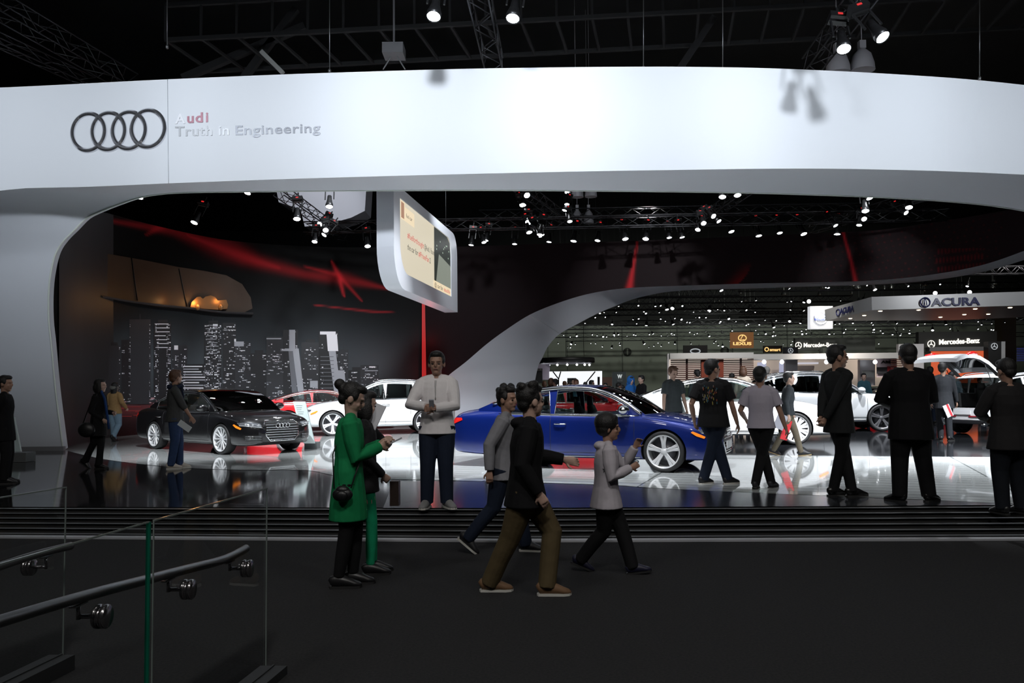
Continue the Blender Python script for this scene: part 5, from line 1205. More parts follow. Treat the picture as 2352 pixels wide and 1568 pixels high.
for px, py in ((1200, 444), (1203, 461), (1204, 473), (1197, 480), (1214, 520), (1211, 536), (1233, 544), (1245, 540)): spot(px, py, 25+.45*(px*7%5), LC, GC, (random.uniform(10, 50), random.uniform(-30, 30)), .85)
LD = 'spotlight in the small group below the centre of the band'; GD = 'spotlights below the centre of the band'
for px, py in ((1298, 447), (1303, 484), (1307, 511), (1303, 470)): spot(px, py, 25.5+.5*(px*3%4), LD, GD, (random.uniform(10, 40), random.uniform(-20, 20)), .7)
LE = 'spotlight in the group on the right diagonal truss'; GE = 'spotlights on the right diagonal truss'
for px, py in ((1612, 520), (1640, 513), (1628, 507), (1607, 532), (1976, 518), (1980, 512), (2068, 497), (1909, 522)): spot(px, py, 26+.5*(px*3%4), LE, GE, (random.uniform(10, 50), random.uniform(-30, 30)), .75)
LF = 'spotlight in the group below the hanging white box'; GF = 'spotlights below the hanging white box'
for px, py in ((748, 537), (757, 545), (746, 524), (725, 558)): spot(px, py, 26+.5*(px%4), LF, GF, (random.uniform(10, 50), random.uniform(-30, 30)), .8)
# far hall lamps
fp = MB(); fp.lathe([(0, 0), (.10, 0), (.13, -.3), (.12, -.36)], 10, mi=0); fp.lathe([(0, -.33), (.115, -.34)], 10, mi=1); fp.beam((0, 0, 0), (0, 0, .45), .04, up=(0, 1, 0))
fl = obj('spotlight', fp, [M_CAN, M_LENSF], None, 'tiny bright spotlight in the dense rows hanging in the far hall', 'lamp', 'spotlights in dense rows in the far hall'); first = True
random.seed(21); cnt = 0
def px_of(x, y): return CX+FP*x/y
for (Y, z, n, x0, x1) in ((44, 6.9, 9, 1700, 2352), (47, 6.2, 12, 1330, 1640), (51, 6.9, 14, 1700, 2352), (55, 6.2, 16, 1240, 1700), (58, 6.9, 16, 1330, 1900), (61, 6.1, 22, 1700, 2352), (64, 6.6, 20, 1240, 1900), (67, 6.0, 24, 1400, 2352), (71, 6.0, 26, 1250, 2200), (75, 6.3, 24, 1240, 2352), (79, 5.8, 26, 1240, 2000), (84, 5.7, 26, 1300, 2352)):
    tx = []
    for k in range(n):
        px = lerp(x0, x1, (k+random.uniform(-.9, .9))/n); X = (px-CX)/FP*Y
        o = fl if first else fl.copy()
        if not first: COL.objects.link(o)
        first = False; cnt += 1
        o.location = (X, Y+random.uniform(-.2, .2), z+random.uniform(-.1, .1)); o.rotation_euler = (-random.uniform(.1, .9), random.uniform(-.5, .5), 0)
        s = random.choice((.3, .35, .4, .45, .5, .6, .7, .9)); o.scale = (s, s, s)
    truss('far hall truss with rows of tiny spotlights', ((x0-CX)/FP*Y, Y, z+.7), ((x1+60-CX)/FP*Y, Y, z+.7), .4, n=40, r=.03, group='trusses with rows of spotlights in the far hall')
hb = MB(); hb.lathe([(.05, .3), (.12, .28), (.30, .0), (.32, -.12)], 12, mi=0); hb.lathe([(0, -.05), (.27, -.06)], 12, mi=1); hb.beam((0, 0, .3), (0, 0, 9.6), .03, up=(0, 1, 0))
hl = obj('high_bay_lamp', hb, [M_CAN, M_WARM], None, 'warm glowing high bay lamp under the dark far ceiling', 'lamp', 'warm high bay lamps under the far ceiling'); first = True
for k in range(64):
    Y = random.choice((63, 69, 75, 81, 85)); px = 1290+k*16.6; X = (px-CX)/FP*Y
    o = hl if first else hl.copy()
    if not first: COL.objects.link(o)
    first = False; o.location = (X, Y+(k%5)*.9, random.choice((9.4, 9.4, 9.6, 10.0))); s = random.uniform(.35, .95); o.scale = (s, s, 1)
# unlit domes
dm = MB(); dm.lathe([(.04, .55), (.10, .5), (.28, .34), (.36, .1), (.38, -.1)], 18); dm.lathe([(.0, -.09), (.37, -.09)], 18); dm.box((-.1, -.1, .5), (.1, .1, .72)); dm.beam((0, 0, .7), (0, 0, 9.5), .025, up=(0, 1, 0))
for i, (px, py, Y, lb) in enumerate(((1925, 160, 22, 'unlit grey dome lamp above the band, left one at upper right'), (1981, 154, 22, 'unlit grey dome lamp above the band, right one at upper right'), (1326, 447, 31, 'unlit dome lamp below the band, left one near centre'), (1357, 446, 31, 'unlit dome lamp below the band, right one near centre'), (1326, 508, 36, 'small unlit dome lamp above wall row, left one'), (1352, 508, 36, 'small unlit dome lamp above wall row, right one'))):
    g = MB(); g.v, g.f, g.m, g.sm = dm.v, dm.f, dm.m, dm.sm
    o = obj('dome_lamp', g, mat('grey translucent dome', (.22, .21, .22), .4), None, lb, 'lamp', loc=P(px, py, Y=Y)); o.scale = (.62, .62, 1) if i > 1 else (.85, .85, 1)
# ceiling steelwork
M_ST = mat('ceiling steel', (.008, .008, .009), .9)
g = MB(); a, b = P(380, 92, Y=25), P(2500, -22, Y=25)
for dz, dy in ((0, 0), (0, 2.6), (1.1, 0)): g.beam(a+Vector((0, dy, dz)), b+Vector((0, dy, dz)), .12)
for k in range(27):
    p = a.lerp(b, k/26); g.beam(p, p+Vector((.5, 2.6, 0)), .08); g.beam(p, p+Vector((0, 0, 1.1)), .07, up=(0, 1, 0))
obj('catwalk', g, M_ST, None, 'long dark maintenance catwalk high across the ceiling', 'catwalk')
for i, (p, q, lb) in enumerate((((20, -10, 24), (1330, -60, 24), 'dark steel ceiling beam along the top edge'), ((560, 180, 27), (680, 20, 27), 'slanting dark steel brace above the slogan'), ((600, 118, 23), (650, 168, 23), 'short pale slanting tube above the slogan'), ((700, 60, 27), (420, 180, 27), 'dark slanting brace left of the slogan top'), ((1640, 40, 27), (1560, 160, 27), 'dark slanting brace above the middle of the band'))):
    g = MB(); g.beam(P(p[0], p[1], Y=p[2]), P(q[0], q[1], Y=q[2]), .22 if i != 2 else .12); obj('steel_beam', g, M_ST if i != 2 else mat('pale tube', (.25, .25, .24), .6), None, lb, 'beam')
for px, p0, p1, lb in ((757, -40, 163, 'thin hanging cable above the word Engineering'), (384, -30, 108, 'thin hanging cable with hook above the emblem'), (1478, -40, 156, 'thin hanging cable right of centre above the band'), (1660, -20, 160, 'thin hanging cable above the brace at the right'), (2250, -20, 180, 'thin hanging cable at the far right above the band')):
    g = MB(); g.tube([P(px, p0, Y=18.4), P(px, p1, Y=18.4)], .012, 5); q = P(px, p1, Y=18.4); g.ell(q, (.04, .04, .05), 8, 6); obj('hanging_cable', g, mat('steel cable', (.2, .2, .2), .4, .8), None, lb, 'cable')
g = MB(); c = P(905, 118, Y=22); g.box((c.x-.28, c.y-.3, c.z-.14), (c.x+.28, c.y+.3, c.z+.14)); g.beam(c, c+Vector((0, 0, 2.5)), .05, up=(0, 1, 0)); g.tube([c, c+Vector((-.3, 0, -.5))], .02, 5); g.tube([c, c+Vector((.3, 0, -.5))], .02, 5)
obj('projector', g, mat('grey projector', (.12, .12, .125), .5), None, 'grey projector box hanging above the slogan', 'projector')
# hanging white box left of the screen
pl_ = [(632, 420), (842, 420), (838, 484), (806, 500), (748, 516), (700, 520), (690, 480), (640, 464)]
v2, f2 = fill2d([pl_]); g = MB(); g.add([P(a, b, Y=34.5) for a, b in v2], f2, 0, False); n_ = len(pl_)
g.grid([[P(a, b, Y=34.5) for a, b in pl_+pl_[:1]], [P(a, b, Y=34.5)+Vector((0, 1.5, 0)) for a, b in pl_+pl_[:1]]], smooth=False)
obj('hanging_box', g, mat('pale hanging fabric', (.50, .50, .55), .7), None, 'pale angular box hanging from the ceiling behind the diagonal truss', 'box')
lamp(P(700, 300, Y=30), P(745, 480, Y=34.5), 500, 60, .2)
# ================================================================== FAR STANDS
def board(nm, label, cat, x0, y0, x1, y1, Y, m, d=.15, Y2=None, parent=None):
    Y2 = Y2 or Y; q = [P(x0, y1, Y=Y), P(x1, y1, Y=Y2), P(x1, y0, Y=Y2), P(x0, y0, Y=Y)]
    q[1].z = q[0].z; q[2].z = q[3].z if Y2 == Y else q[2].z
    g = MB(); b = [p+Vector((0, d, 0)) for p in q]
    g.add(q+b, [(0, 1, 2, 3), (7, 6, 5, 4), (0, 4, 5, 1), (1, 5, 6, 2), (2, 6, 7, 3), (3, 7, 4, 0)], 0, False)
    o = obj(nm, g, m, parent); 
    if label: tag(o, label, cat)
    return o
def btext(par, s, x, y, wd, h, Y, m, bold=.015, Y2=None, slope=0.0, nm='lettering', spacing=1.0):
    me = text_mesh(s, 1, .5, bold, 0, spacing); xs = [q.co.x for q in me.vertices]; a, b = min(xs), max(xs)
    for q in me.vertices:
        u = (q.co.x-a)/(b-a); yy = lerp(Y, Y2 or Y, u)
        q.co = P(x+u*wd, y+slope*u-q.co.y/.69*h, Y=yy-.06)+Vector((0, -q.co.z*.04, 0))
    return obj(nm, me, m, par)
def ring_logo(par, x, y, rx, ry, Y, m, w=.15, nm='logo', rot3=True):
    g = MB(); c = P(x, y, Y=Y-.08); rX = abs((P(x+rx, y, Y=Y)-P(x, y, Y=Y)).x); rZ = rX*ry/rx
    g.tube([c+Vector((rX*math.cos(t), 0, rZ*math.sin(t))) for t in [2*math.pi*i/24 for i in range(25)]], rX*w, 5)
    if rot3:
        for a in (90, 210, 330): g.tube([c, c+Vector((rX*math.cos(R(a)), 0, rZ*math.sin(R(a))))], [rX*.16, rX*.05], 5)
    return obj(nm, g, m, par)
M_AL = mat('brushed fascia', (.60, .60, .60), .4, .25); M_WHL = emis('white backlit letters', (1, .95, .85), 1.3); M_GOLD = emis('amber letters', (1, .62, .22), 1.2)
# metal canopy
zs = 4.83; cp = [G(x, y, z=zs) for x, y in ((1895, 737), (2003, 712), (2420, 699), (2500, 722), (2188, 735))]
g = MB(); tp = [p+Vector((0, 0, .58)) for p in cp]; n_ = 5
g.add(cp+tp, [(0, 1, 2, 3, 4), (9, 8, 7, 6, 5)]+[(i, (i+1) % n_, (i+1) % n_+n_, i+n_) for i in range(n_)], 0, False)
cano = obj('canopy_sign', g, M_AL, None, 'brushed metal angular canopy with navy lettering on two faces at upper right', 'canopy')
M_NAVY = mat('navy letters', (.02, .025, .12), .3)
yA, yB = line_Y(2139, cp[1], cp[2])-.02, line_Y(2251, cp[1], cp[2])-.02
btext(cano, 'ACURA', 2139, 702.5, 112, 17, yA, M_NAVY, .03, yB, -3.0); ring_logo(cano, 2125, 694, 11, 10.5, line_Y(2125, cp[1], cp[2])-.02, M_NAVY, .14, rot3=False)
lamp((17, 27, 7.0), (20, 35.5, 5.0), 900, 60, .3); lamp((12, 31, 6.6), (14.5, 38, 5.0), 450, 60, .3)  # unseen spots added to brighten the canopy fascia
g = MB(); c = P(2125, 694, Y=yA-.1); g.tube([c+Vector((-.07, 0, -.15)), c+Vector((-.02, 0, .16))], .02, 5); g.tube([c+Vector((.07, 0, -.15)), c+Vector((.02, 0, .16))], .02, 5); obj('logo_bars', g, M_NAVY, cano)
fy = lambda x: line_Y(x, cp[0], cp[1])-.04
o = btext(cano, 'ACURA', 1934, 722, 32, 13, fy(1934), M_NAVY, .03, fy(1966), -8); o.location = (-.10, 0, 0)
g = MB(); g.tube([P(1928+4.2*math.cos(t), 717.5+7.5*math.sin(t), Y=fy(1928+4.2*math.cos(t)))+Vector((-.06, 0, 0)) for t in [2*math.pi*i/20 for i in range(21)]], .03, 5)
obj('logo', g, M_NAVY, cano)
for k, (x, y) in enumerate(((1953, 731), (1985, 724), (2022, 714), (2110, 711.5), (2240, 709), (2320, 706), (2215, 722), (2160, 728), (2270, 721))):
    g = MB(); g.ell(G(x, y, z=zs), (.09, .09, .03), 10, 6); obj('downlight', g, emis('warm downlight', (1, .8, .55), 6), cano)
for k, px in enumerate((1858, 2148, 2227)):
    g = MB(); g.ell((0, 0, 0), (.09, .09, .09), 10, 8); o = obj('spotlight', g, M_LENSF, None, ('bright round lamp left of the metal canopy', 'bright lamp standing on top of the metal canopy above its lettering', 'right bright lamp on top of the metal canopy')[k], 'lamp', loc=P(px, (692, 673, 671)[k], Y=37))
lb = board('light_box', 'square white light box with blue banner emblem left of metal canopy', 'sign', 1861, 703, 1913, 755, 44, emis('white light box', (.85, .87, .92), .72), .4)
ring_logo(lb, 1885, 730, 14, 14, 44, mat('emblem silver', (.45, .47, .5), .4), .12, rot3=False); board('banner', None, None, 1871, 724, 1899, 735, 43.85, mat('emblem blue', (.02, .04, .30), .4), .02, parent=lb); btext(lb, 'VOLVO', 1873, 733, 24, 6.5, 43.8, mat('emblem white', (.7, .7, .75), .4), .02)
lx = board('hanging_sign', 'square brown hanging sign with amber emblem and lettering', 'sign', 1679, 763, 1731, 799, 58, emis('brown light box', (.16, .065, .02), .9), .3)
btext(lx, 'LEXUS', 1684, 792, 42, 6.5, 58, M_GOLD, .03); ring_logo(lx, 1705, 776, 9, 7, 58, M_GOLD, .12, rot3=False)
g = MB(); c = P(1704, 776, Y=57.9); g.tube([c+Vector((.08, 0, .2)), c+Vector((-.1, 0, -.12)), c+Vector((.18, 0, -.12))], .03, 5); obj('logo_bars', g, M_GOLD, lx)
bx = board('hanging_sign', 'small black hanging sign with amber round mark and lettering', 'sign', 1754, 794, 1797, 810, 66, DARK, .2); btext(bx, 'smart', 1768, 806, 25, 7, 66, M_GOLD, .02); ring_logo(bx, 1761, 802, 4.2, 4.2, 66, M_GOLD, .25, rot3=False)
bx = board('hanging_sign', 'dark sign with silver oval emblem above the slatted pavilion, left', 'sign', 1570, 793, 1625, 813, 60, mat('black sign', (.006, .006, .008), .4), .2); ring_logo(bx, 1597, 806, 11, 5, 60, emis('silver glow', (.8, .85, .9), .5), .12, rot3=False)
bx = board('hanging_sign', 'small dark sign with star emblem above the pavilion', 'sign', 1800, 797, 1833, 812, 66, mat('slate sign', (.06, .075, .09), .5), .2); ring_logo(bx, 1816, 805, 5.5, 5.5, 66, emis('silver glow', (.8, .85, .9), .5), .12)
bx = board('lettered_fascia', 'dark fascia with white lettering left, far behind the profile man', 'sign', 1826, 776, 2010, 806, 74, mat('fascia charcoal', (.03, .031, .03), .7), .4); btext(bx, 'Mercedes-Benz', 1846, 797, 76, 9.5, 74, M_WHL, .025, slope=-1); ring_logo(bx, 1834, 793, 7, 7, 74, M_WHL, .13)
bx = board('lettered_fascia', 'dark fascia with white star and lettering above the raised tailgate', 'sign', 2110, 762, 2290, 800, 52, mat('fascia charcoal'), .4); btext(bx, 'Mercedes-Benz', 2157, 791, 93, 11.5, 52, M_WHL, .025, slope=-4); ring_logo(bx, 2139, 790, 8, 8, 52, M_WHL, .12)
bx = board('totem', 'dark tall totem with silver star emblem at far right', 'sign', 2270, 784, 2300, 875, 50, DARK, .5); ring_logo(bx, 2284, 795, 7, 7, 50, emis('silver glow'), .12) if False else ring_logo(bx, 2284, 795, 7, 7, 50, _mats['silver glow'], .12)
board('side_panel', None, None, 2300, 784, 2309, 875, 50, mat('pale post', (.45, .47, .5), .5), .5, parent=bx)
board('grey_beam', 'grey beam above the orange lit wall', 'beam', 2135, 797, 2272, 806, 50.5, mat('grey beam', (.16, .16, .17), .6), .5)
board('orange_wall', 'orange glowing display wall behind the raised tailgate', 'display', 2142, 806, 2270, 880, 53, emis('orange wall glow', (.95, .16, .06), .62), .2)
board('white_panel', 'tall white display panel behind the black suited man', 'panel', 2064, 790, 2122, 880, 50, mat('white display panel', (.62, .62, .66), .6), .3)
ex = board('exit_sign', 'small dim red exit sign on the far wall', 'sign', 2184, 768, 2204, 778, 80, mat('exit plate', (.02, .005, .005), .5), .1); btext(ex, 'EXIT', 2186, 776, 16, 6, 80, emis('exit red', (.5, .02, .01), .4), .03)
board('column', 'brownish square column at far right of the hall', 'column', 2302, 700, 2334, 885, 62, mat('brown column', (.10, .085, .05), .8), 1.0)
g = MB()
for k in range(8): 
    q0, q1 = P(2336, 800+k*4, Y=60), P(2420, 799+k*4, Y=60); g.beam(q0, q1, .08, .04)
obj('louvre_panel', g, emis('blue louvre', (.05, .06, .35), .35), None, 'blue lit louvre panel at the right edge', 'panel')
# slatted pavilion
pv = thing('pavilion', 'far pavilion with silver fascia and red brown slatted walls', 'pavilion', P(1630, 880, Y=45)); pv.location.z = 0
def pb_(nm, *a, **k): return fixp(board(nm, None, None, *a, **k), pv)
pb_('fascia', 1539, 811, 1731, 824, 44, M_AL, 1.0)
wl = mat('warm white lit wall', (.62, .56, .50), .7); 
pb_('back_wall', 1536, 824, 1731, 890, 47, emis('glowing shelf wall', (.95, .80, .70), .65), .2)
for k in range(13):
    pb_('slat', 1541, 826.0+k*4.4, 1612, 828.7+k*4.4, 44.3, mat('red brown slat', (.055, .014, .010), .6), .1); pb_('slat', 1662, 826.0+k*4.4, 1731, 828.7+k*4.4, 44.3, mat('red brown slat'), .1)
pb_('centre_panel', 1611, 825, 1662, 890, 44.2, mat('rust panel', (.20, .035, .015), .6), .2)
for x in (1533, 1576, 1700): pb_('post', x, 812, x+4, 890, 44.1 if x < 1540 else 44.4, mat('white post', (.6, .6, .62), .5), .1)
p2 = thing('pavilion', 'long beige pavilion interior with silver fascia behind the white cars', 'pavilion', (P(1860, 880, Y=46).x, 46, 0))
def pc_(nm, *a, **k): return fixp(board(nm, None, None, *a, **k), p2)
pc_('fascia', 1731, 813, 2080, 826, 45, M_AL, 1.2)
pc_('back_wall', 1731, 826, 2072, 890, 48, mat('beige wall', (.50, .42, .36), .7), .2)
for x0, x1 in ((1740, 1760), (1790, 1804)): pc_('poster', x0, 832, x1, 872, 47.5, emis('lilac poster', (.6, .62, .85), .6), .05)
pc_('lit_shelf', 1834, 832, 1880, 836, 47.5, emis('pale shelf light', (.75, .72, .8), .7), .3); pc_('partition', 1804, 826, 1832, 885, 46, mat('silver partition', (.45, .44, .47), .4, .3), .3); pc_('partition', 1975, 826, 2010, 885, 46, mat('silver partition'), .3)
lamp(P(1900, 700, Y=43), P(1880, 850, Y=48), 2200, 90, .4, (1, .9, .8)); lamp(P(1620, 700, Y=41), P(1630, 815, Y=45), 350, 80, .4, (1, .95, .9))
for i, x in enumerate((1755, 1796, 1898, 2010)):
    g = MB(); g.ell((0, 0, 0), (.12, .1, .12), 10, 8); obj('wall_lamp', g, M_LENSF, p2, loc=P(x, 831, Y=45.2)-p2.location)
bx = board('banner', 'white and dark hanging banner beside the slats, right of the beige pavilion', 'banner', 2014, 822, 2060, 866, 45.6, mat('pink white banner', (.62, .50, .54), .6), .05)
btext(bx, 'AMG', 2023, 834, 34, 6, 45.6, mat('black letters', (.02, .02, .02), .5), .03); board('wheel_picture', None, None, 2014, 843, 2038, 858, 45.5, mat('picture dark', (.03, .03, .035), .5), .02, parent=bx); board('red_picture', None, None, 2038, 841, 2060, 852, 45.5, mat('picture red', (.35, .03, .04), .5), .02, parent=bx)
g = MB()
for k in range(9): a, b = P(2046, 826+k*4.6, Y=44.8), P(2080, 826+k*4.6, Y=44.8); g.beam(a, b, .05, .05)
obj('slat_screen', g, mat('red brown slat'), None, 'dark slat screen right of the banner', 'screen')
board('monitor', 'small dark monitor on the silver partition', 'screen', 1981, 851, 2008, 866, 45.5, mat('monitor face', (.05, .055, .06), .3), .06)
# round black canopy, white strut wall, charcoal sign
g = MB(); c = P(1300, 828, Y=46); g.lathe([(0, .15), (1.55, .15), (1.6, .1), (1.6, -.12), (1.45, -.14), (0, -.14)], 32, Matrix.Translation(c)); cn_ = obj('round_canopy', g, mat('black canopy', (.01, .01, .011), .5), None, 'round black hanging canopy with small lamps under its rim', 'canopy')
g = MB(); g.lathe([(1.0, -.16), (1.42, -.16)], 32, Matrix.Translation(c)); obj('underside', g, emis('pale underside', (.6, .6, .68), .45), cn_)
for k in range(7): g = MB(); a = R(200+k*23); g.ell(c+Vector((1.35*math.cos(a), 1.35*math.sin(a), -.26)), (.06, .06, .06), 8, 6); obj('small_lamp', g, M_LENSF, cn_)
g = MB()
for a in (-1.0, 0.0, 1.0): g.tube([c+Vector((a, 0, .1)), c+Vector((a, 0, 7))], .015, 4)
obj('hanging_cable', g, BLK, cn_)
ww = board('display_wall', 'bright white display wall with black V struts beyond the blue car', 'display', 1262, 853, 1383, 905, 44, emis('white glowing wall', (.95, .97, 1.0), 1.0), .2)
for a, b in (((1270, 853), (1283, 870)), ((1288, 853), (1283, 870)), ((1283, 870), (1283, 900)), ((1367, 853), (1345, 880)), ((1375, 865), (1375, 890))):
    g = MB(); g.beam(P(*a, Y=43.8), P(*b, Y=43.8), .06 if a[0] < 1375 else .12, .05, up=(0, 1, 0)); obj('strut', g, BLK, ww)
board('monitor', 'small grey monitor in front of the white display wall', 'screen', 1303, 868, 1318, 884, 43.5, mat('monitor face'), .06)
board('lilac_panel', 'pale lilac square panel left of the white display wall', 'panel', 1231, 836, 1263, 872, 45, mat('lilac panel', (.34, .30, .38), .6), .3)
sc2 = board('black_screen', 'black framed screen with grey lettering beside lilac panel', 'screen', 1228, 846, 1246, 880, 43, mat('monitor face'), .1); btext(sc2, 'CLUB', 1231, 851, 13, 4, 43, mat('ash letters', (.3, .3, .3), .5), .02)
wb_ = board('totem', 'charcoal standing sign with white letter mark beyond the blue car', 'sign', 1407, 854, 1438, 900, 38, mat('charcoal sign', (.035, .045, .045), .6), .2)
btext(wb_, 'W', 1418, 868, 11, 8, 38, emis('white mark', (.8, .85, .85), .7), .04); btext(wb_, 'HOTELS', 1417, 872, 13, 2.2, 38, mat('ash letters'), .01); btext(wb_, 'WORLDWIDE', 1417, 875.5, 13, 2.2, 38, mat('ash letters'), .01)
for i, (x, y, lb_) in enumerate(((1441, 808, 'round dark wall emblem with pale spindle on the far wall, left one'), (1665, 805, 'round dark wall emblem with fork and knife on the far wall'), (1893, 806, 'round dark wall emblem under the white lettered fascia'))):
    c = P(x, y, Y=89.8) if i < 2 else P(x, y, Y=73.5); g = MB(); g.lathe([(0, 0), (.45, 0), (.45, -.08)], 24, Matrix.Translation(c) @ Matrix.Rotation(math.pi/2, 4, 'X')); o = obj('wall_emblem', g, mat('emblem black', (.03, .032, .03), .7), None, lb_, 'sign')
    g = MB(); 
    if i == 0: g.ell(c+Vector((0, -.06, 0)), (.11, .03, .36), 10, 8)
    else:
        for dx in (-.12, 0, .12): g.beam(c+Vector((dx, -.06, -.28)), c+Vector((dx, -.06, .28)), .05, .04, up=(0, 1, 0))
    obj('icon', g, mat('emblem pale', (.14, .15, .13), .7), o)
board('stand_counter', 'low dark counter with goods beyond the blue car windscreen', 'counter', 1384, 866, 1406, 900, 46, mat('counter brown', (.10, .05, .035), .6), .4)
# ================================================================== INFORMATION STANDS
def info(label, q, Y0, Y1, base, basem=None):
    t = thing('info_stand', label, 'sign', Vector((P(*q[2], Y=Y0).x, Y0, STG)))
    a = [P(q[0][0], q[0][1], Y=Y1), P(q[1][0], q[1][1], Y=Y1), P(q[2][0], q[2][1], Y=Y0), P(q[3][0], q[3][1], Y=Y0)]
    g = MB(); b = [p+Vector((0, .05, 0)) for p in a]
    g.add(a+b, [(3, 2, 1, 0), (4, 5, 6, 7), (0, 1, 5, 4), (1, 2, 6, 5), (2, 3, 7, 6), (3, 0, 4, 7)], 0, False); fixp(obj('panel', g, mat('pale aqua panel', (.55, .66, .66), .35)), t)
    for k in range(5):
        u0_, v_ = .15, .10+.05*k; p = a[0].lerp(a[3], v_).lerp(a[1].lerp(a[2], v_), u0_); r_ = a[0].lerp(a[3], v_).lerp(a[1].lerp(a[2], v_), .7-.08*(k % 3))
        g = MB(); g.beam(p+Vector((0, -.004, 0)), r_+Vector((0, -.004, 0)), .006, .010, up=(0, 1, 0)); fixp(obj('text_line', g, mat('print grey line', (.25, .3, .3), .6)), t)
    if base:
        x0, x1, y0, y1 = base; p, r_ = G(x0, y1), G(x1, y1); g = MB(); g.box((p.x, p.y, STG+.004), (r_.x, p.y+.35, P(x0, y0, Y=p.y).z)); fixp(obj('base', g, basem or mat('grey stand base', (.14, .15, .155), .5)), t)
    return t
info('pale slanted information stand between the black sedan and red coupe', [(673, 922), (701, 922), (723, 1018), (697, 1018)], 19.6, 20.4, (699, 727, 1016, 1031))
info('pale information stand between the blue car bonnet and man in grey shirt', [(1551, 914), (1563, 913), (1576, 952), (1562, 953)], 17.6, 18.0, None)
info('small pale information stand in front of the big white sport utility car', [(1805, 906), (1814, 905), (1828, 928), (1819, 930)], 21.8, 22.2, None)
info('white information stand at the left edge beside the dark suited person', [(14, 958), (32, 958), (48, 1040), (6, 1043)], 17.5, 18.2, (0, 55, 1040, 1062))
# fluid transport and a few tiny goods under the blue car : crumpled clear wrap
g = MB(); random.seed(11)
for k in range(14): c = G(1470+random.uniform(-18, 22), 1066+random.uniform(-3, 3)); g.ell(c+Vector((0, .9, random.uniform(.03, .08))), (random.uniform(.04, .1), .05, random.uniform(.02, .05)), 7, 5)
obj('clear_wrap', g, glass_mat('clear plastic', (.75, .78, .8), .15), None, 'crumpled clear plastic under the blue car behind its front wheel', 'wrap')
# ================================================================== GLASS RAILINGS
GE_ = mat('green glass edge', (.01, .16, .10), .15, emit=(0, .35, .2), es=.0); M_PANE = glass_mat('railing glass', (.96, .98, .975), .0)
M_STEEL = mat('brushed handrail steel', (.20, .20, .205), .32, .85)
def rail(label, top_px, zt, base_px, hand, discs, side_s, Yend):
    a = [P(x, y, z=zt) for x, y in top_px]; t = thing('glass_railing', label, 'railing', Vector((a[0].x, a[0].y, 0)))
    th = .012
    for i in range(len(a)-1):
        p, q = a[i], a[i+1]; d = (q-p).normalized(); gap = d*.012; p2_, q2_ = p+gap, q-gap; n = Vector((d.y, -d.x, 0))*th/2
        g = MB(); vs = [p2_+n, q2_+n, Vector((q2_.x, q2_.y, -.02))+n, Vector((p2_.x, p2_.y, -.02))+n]
        g.add(vs, [(0, 1, 2, 3)], 0, False); pane = fixp(obj('glass_pane', g, M_PANE), t)
        g = MB(); w_ = th
        g.beam(p2_, q2_, w_, w_*.6); e1 = obj('edge', g, mat('polished glass edge', (.16, .19, .18), .12), pane)
        for e_, ww_ in ((p2_, w_*.6), (q2_, w_*.5)):
            g = MB(); g.beam(e_, Vector((e_.x, e_.y, 0)), ww_, ww_, up=(0, 1, 0)); obj('edge', g, mat('polished glass edge'), pane)
    g = MB(); g.tube(smooth_path(hand, 6), .024, 14); fixp(obj('handrail', g, M_STEEL), t)
    for c, hnd in discs:
        g = MB(); mt = Matrix.Translation(c) @ Matrix.Rotation(math.pi/2, 4, 'Y'); g.lathe([(0, -.028), (.045, -.028), (.05, -.022), (.05, -.006), (.042, -.006), (.042, .006), (.05, .006), (.05, .022), (.045, .028), (0, .028)], 28, mt)
        g.tube([c, Vector((hnd.x, c.y, c.z))], .010, 8); g.tube([Vector((hnd.x, c.y, c.z-.012)), Vector((hnd.x, c.y, hnd.z-.03))], .009, 8); g.beam(Vector((hnd.x, c.y-.05, hnd.z-.028)), Vector((hnd.x, c.y+.05, hnd.z-.028)), .03, .006)
        fixp(obj('bracket', g, mat('dark bracket steel', (.30, .29, .30), .22, .95)), t)
    return t
def on_line(px, zt, y0, y1, line):   # point above the railing line in the column px
    (ax, ay), (bx_, by) = line; m_ = (px-CX)/FP
    t = (m_*ay-ax)/((bx_-ax)-m_*(by-ay)); return ax+(bx_-ax)*t, ay+(by-ay)*t
T1 = [P(350, 1196, z=1.07), P(615, 1121, z=1.07)]; L1 = ((T1[0].x, T1[0].y), (T1[1].x, T1[1].y))
def disc_at(px, py, L_): x, y = on_line(px, 0, 0, 0, L_); return Vector((x, y, P(px, py, Y=y).z))
ds = []
hand1 = []
for px, py in ((-60, 1446), (0, 1430), (120, 1393), (243, 1357), (350, 1329), (437, 1306), (500, 1290), (535, 1277), (568, 1259)):
    L_ = ((L1[0][0]-.10, L1[0][1]), (L1[1][0]-.10, L1[1][1])); hand1.append(disc_at(px, py, L_))
for px, py, hx in ((570, 1305, 7), (437, 1353, 5), (243, 1415, 3)):
    c = disc_at(px, py, L1); h = min(hand1, key=lambda q: abs(q.y-c.y)); hz_ = interp([q.y for q in hand1], [q.z for q in hand1], c.y); ds.append((c, Vector((c.x-.10, c.y, hz_))))
NR = rail('near glass railing with steel handrail and round clamps, lower left', [(615, 1121), (350, 1196)], 1.07, None, hand1, ds, -1, 0)
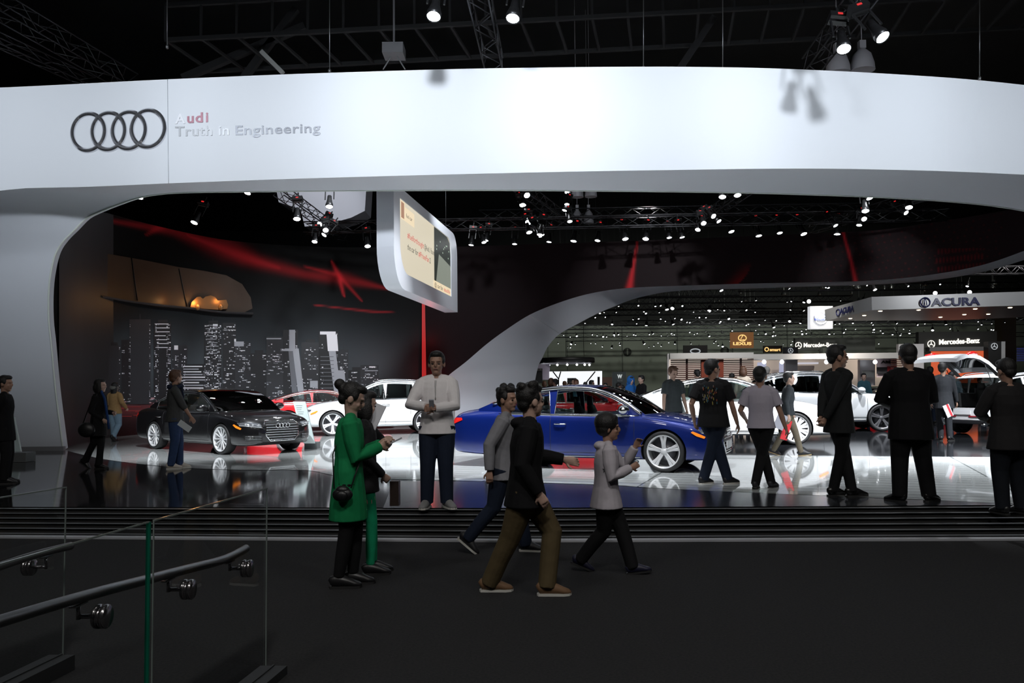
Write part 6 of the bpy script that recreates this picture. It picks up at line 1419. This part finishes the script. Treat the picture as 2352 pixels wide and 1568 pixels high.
# the nearer pane of the same railing, its green end edge at the gap
T0 = P(347, 1197, z=1.07); dv = (T1[0]-T1[1]).normalized(); T9 = T1[0]+dv*1.6
g = MB(); s0 = T1[0]+dv*.03; g.add([s0, T9, Vector((T9.x, T9.y, 0)), Vector((s0.x, s0.y, 0))], [(0, 1, 2, 3)], 0, False); pn = fixp(obj('glass_pane', g, M_PANE), NR)
g = MB(); g.beam(s0, T9, .012, .006); obj('edge', g, mat('polished glass edge'), pn)
g = MB(); g.beam(s0, Vector((s0.x, s0.y, -.02)), .018, .014, up=(0, 1, 0)); obj('end_edge', g, mat('green glass end', (.004, .075, .045), .1, emit=(0, .5, .3), es=.015), pn)
T2 = [P(155, 1118, z=1.07), P(-60, 1152, z=1.07)]; L2 = ((T2[1].x, T2[1].y), (T2[0].x, T2[0].y))
hand2 = []
for px, py in ((-60, 1318), (0, 1303), (60, 1283), (110, 1268), (170, 1253)):
    L_ = ((L2[0][0]+.10, L2[0][1]), (L2[1][0]+.10, L2[1][1])); hand2.append(disc_at(px, py, L_))
hand2 = [q for q in hand2 if q.y < 6]
c = disc_at(76, 1302, L2); ds2 = [(c, Vector((c.x+.10, c.y, interp([q.y for q in hand2], [q.z for q in hand2], c.y))))]
rail('far glass railing with steel handrail at the left edge', [(155, 1118), (-60, 1152)], 1.07, None, hand2, ds2, 1, 0)
# dark kerb boxes at the feet of the railings
def kerb(label, x0, x1, y, zk, L=2.6):
    a, b = P(x0, y, z=zk), P(x1, y, z=zk); d = Vector((-.13, -1, 0)).normalized()
    g = MB(); q = [a, b, b+d*L, a+d*L]; f = [Vector((p.x, p.y, 0)) for p in q]
    g.add(q+f, [(0, 1, 2, 3), (0, 4, 5, 1), (1, 5, 6, 2), (2, 6, 7, 3), (3, 7, 4, 0)], 0, False)
    m_ = (a+b)/2; g.beam(m_+Vector((0, 0, .004)), m_+d*L+Vector((0, 0, .004)), .012, .006)
    obj('railing_kerb', g, mat('kerb charcoal', (.014, .015, .016), .6), None, label, 'kerb')
kerb('dark kerb block at the foot of the near railing, bottom centre left', 598, 660, 1528, .05); kerb('dark kerb block in the bottom left corner', 112, 172, 1503, .09)
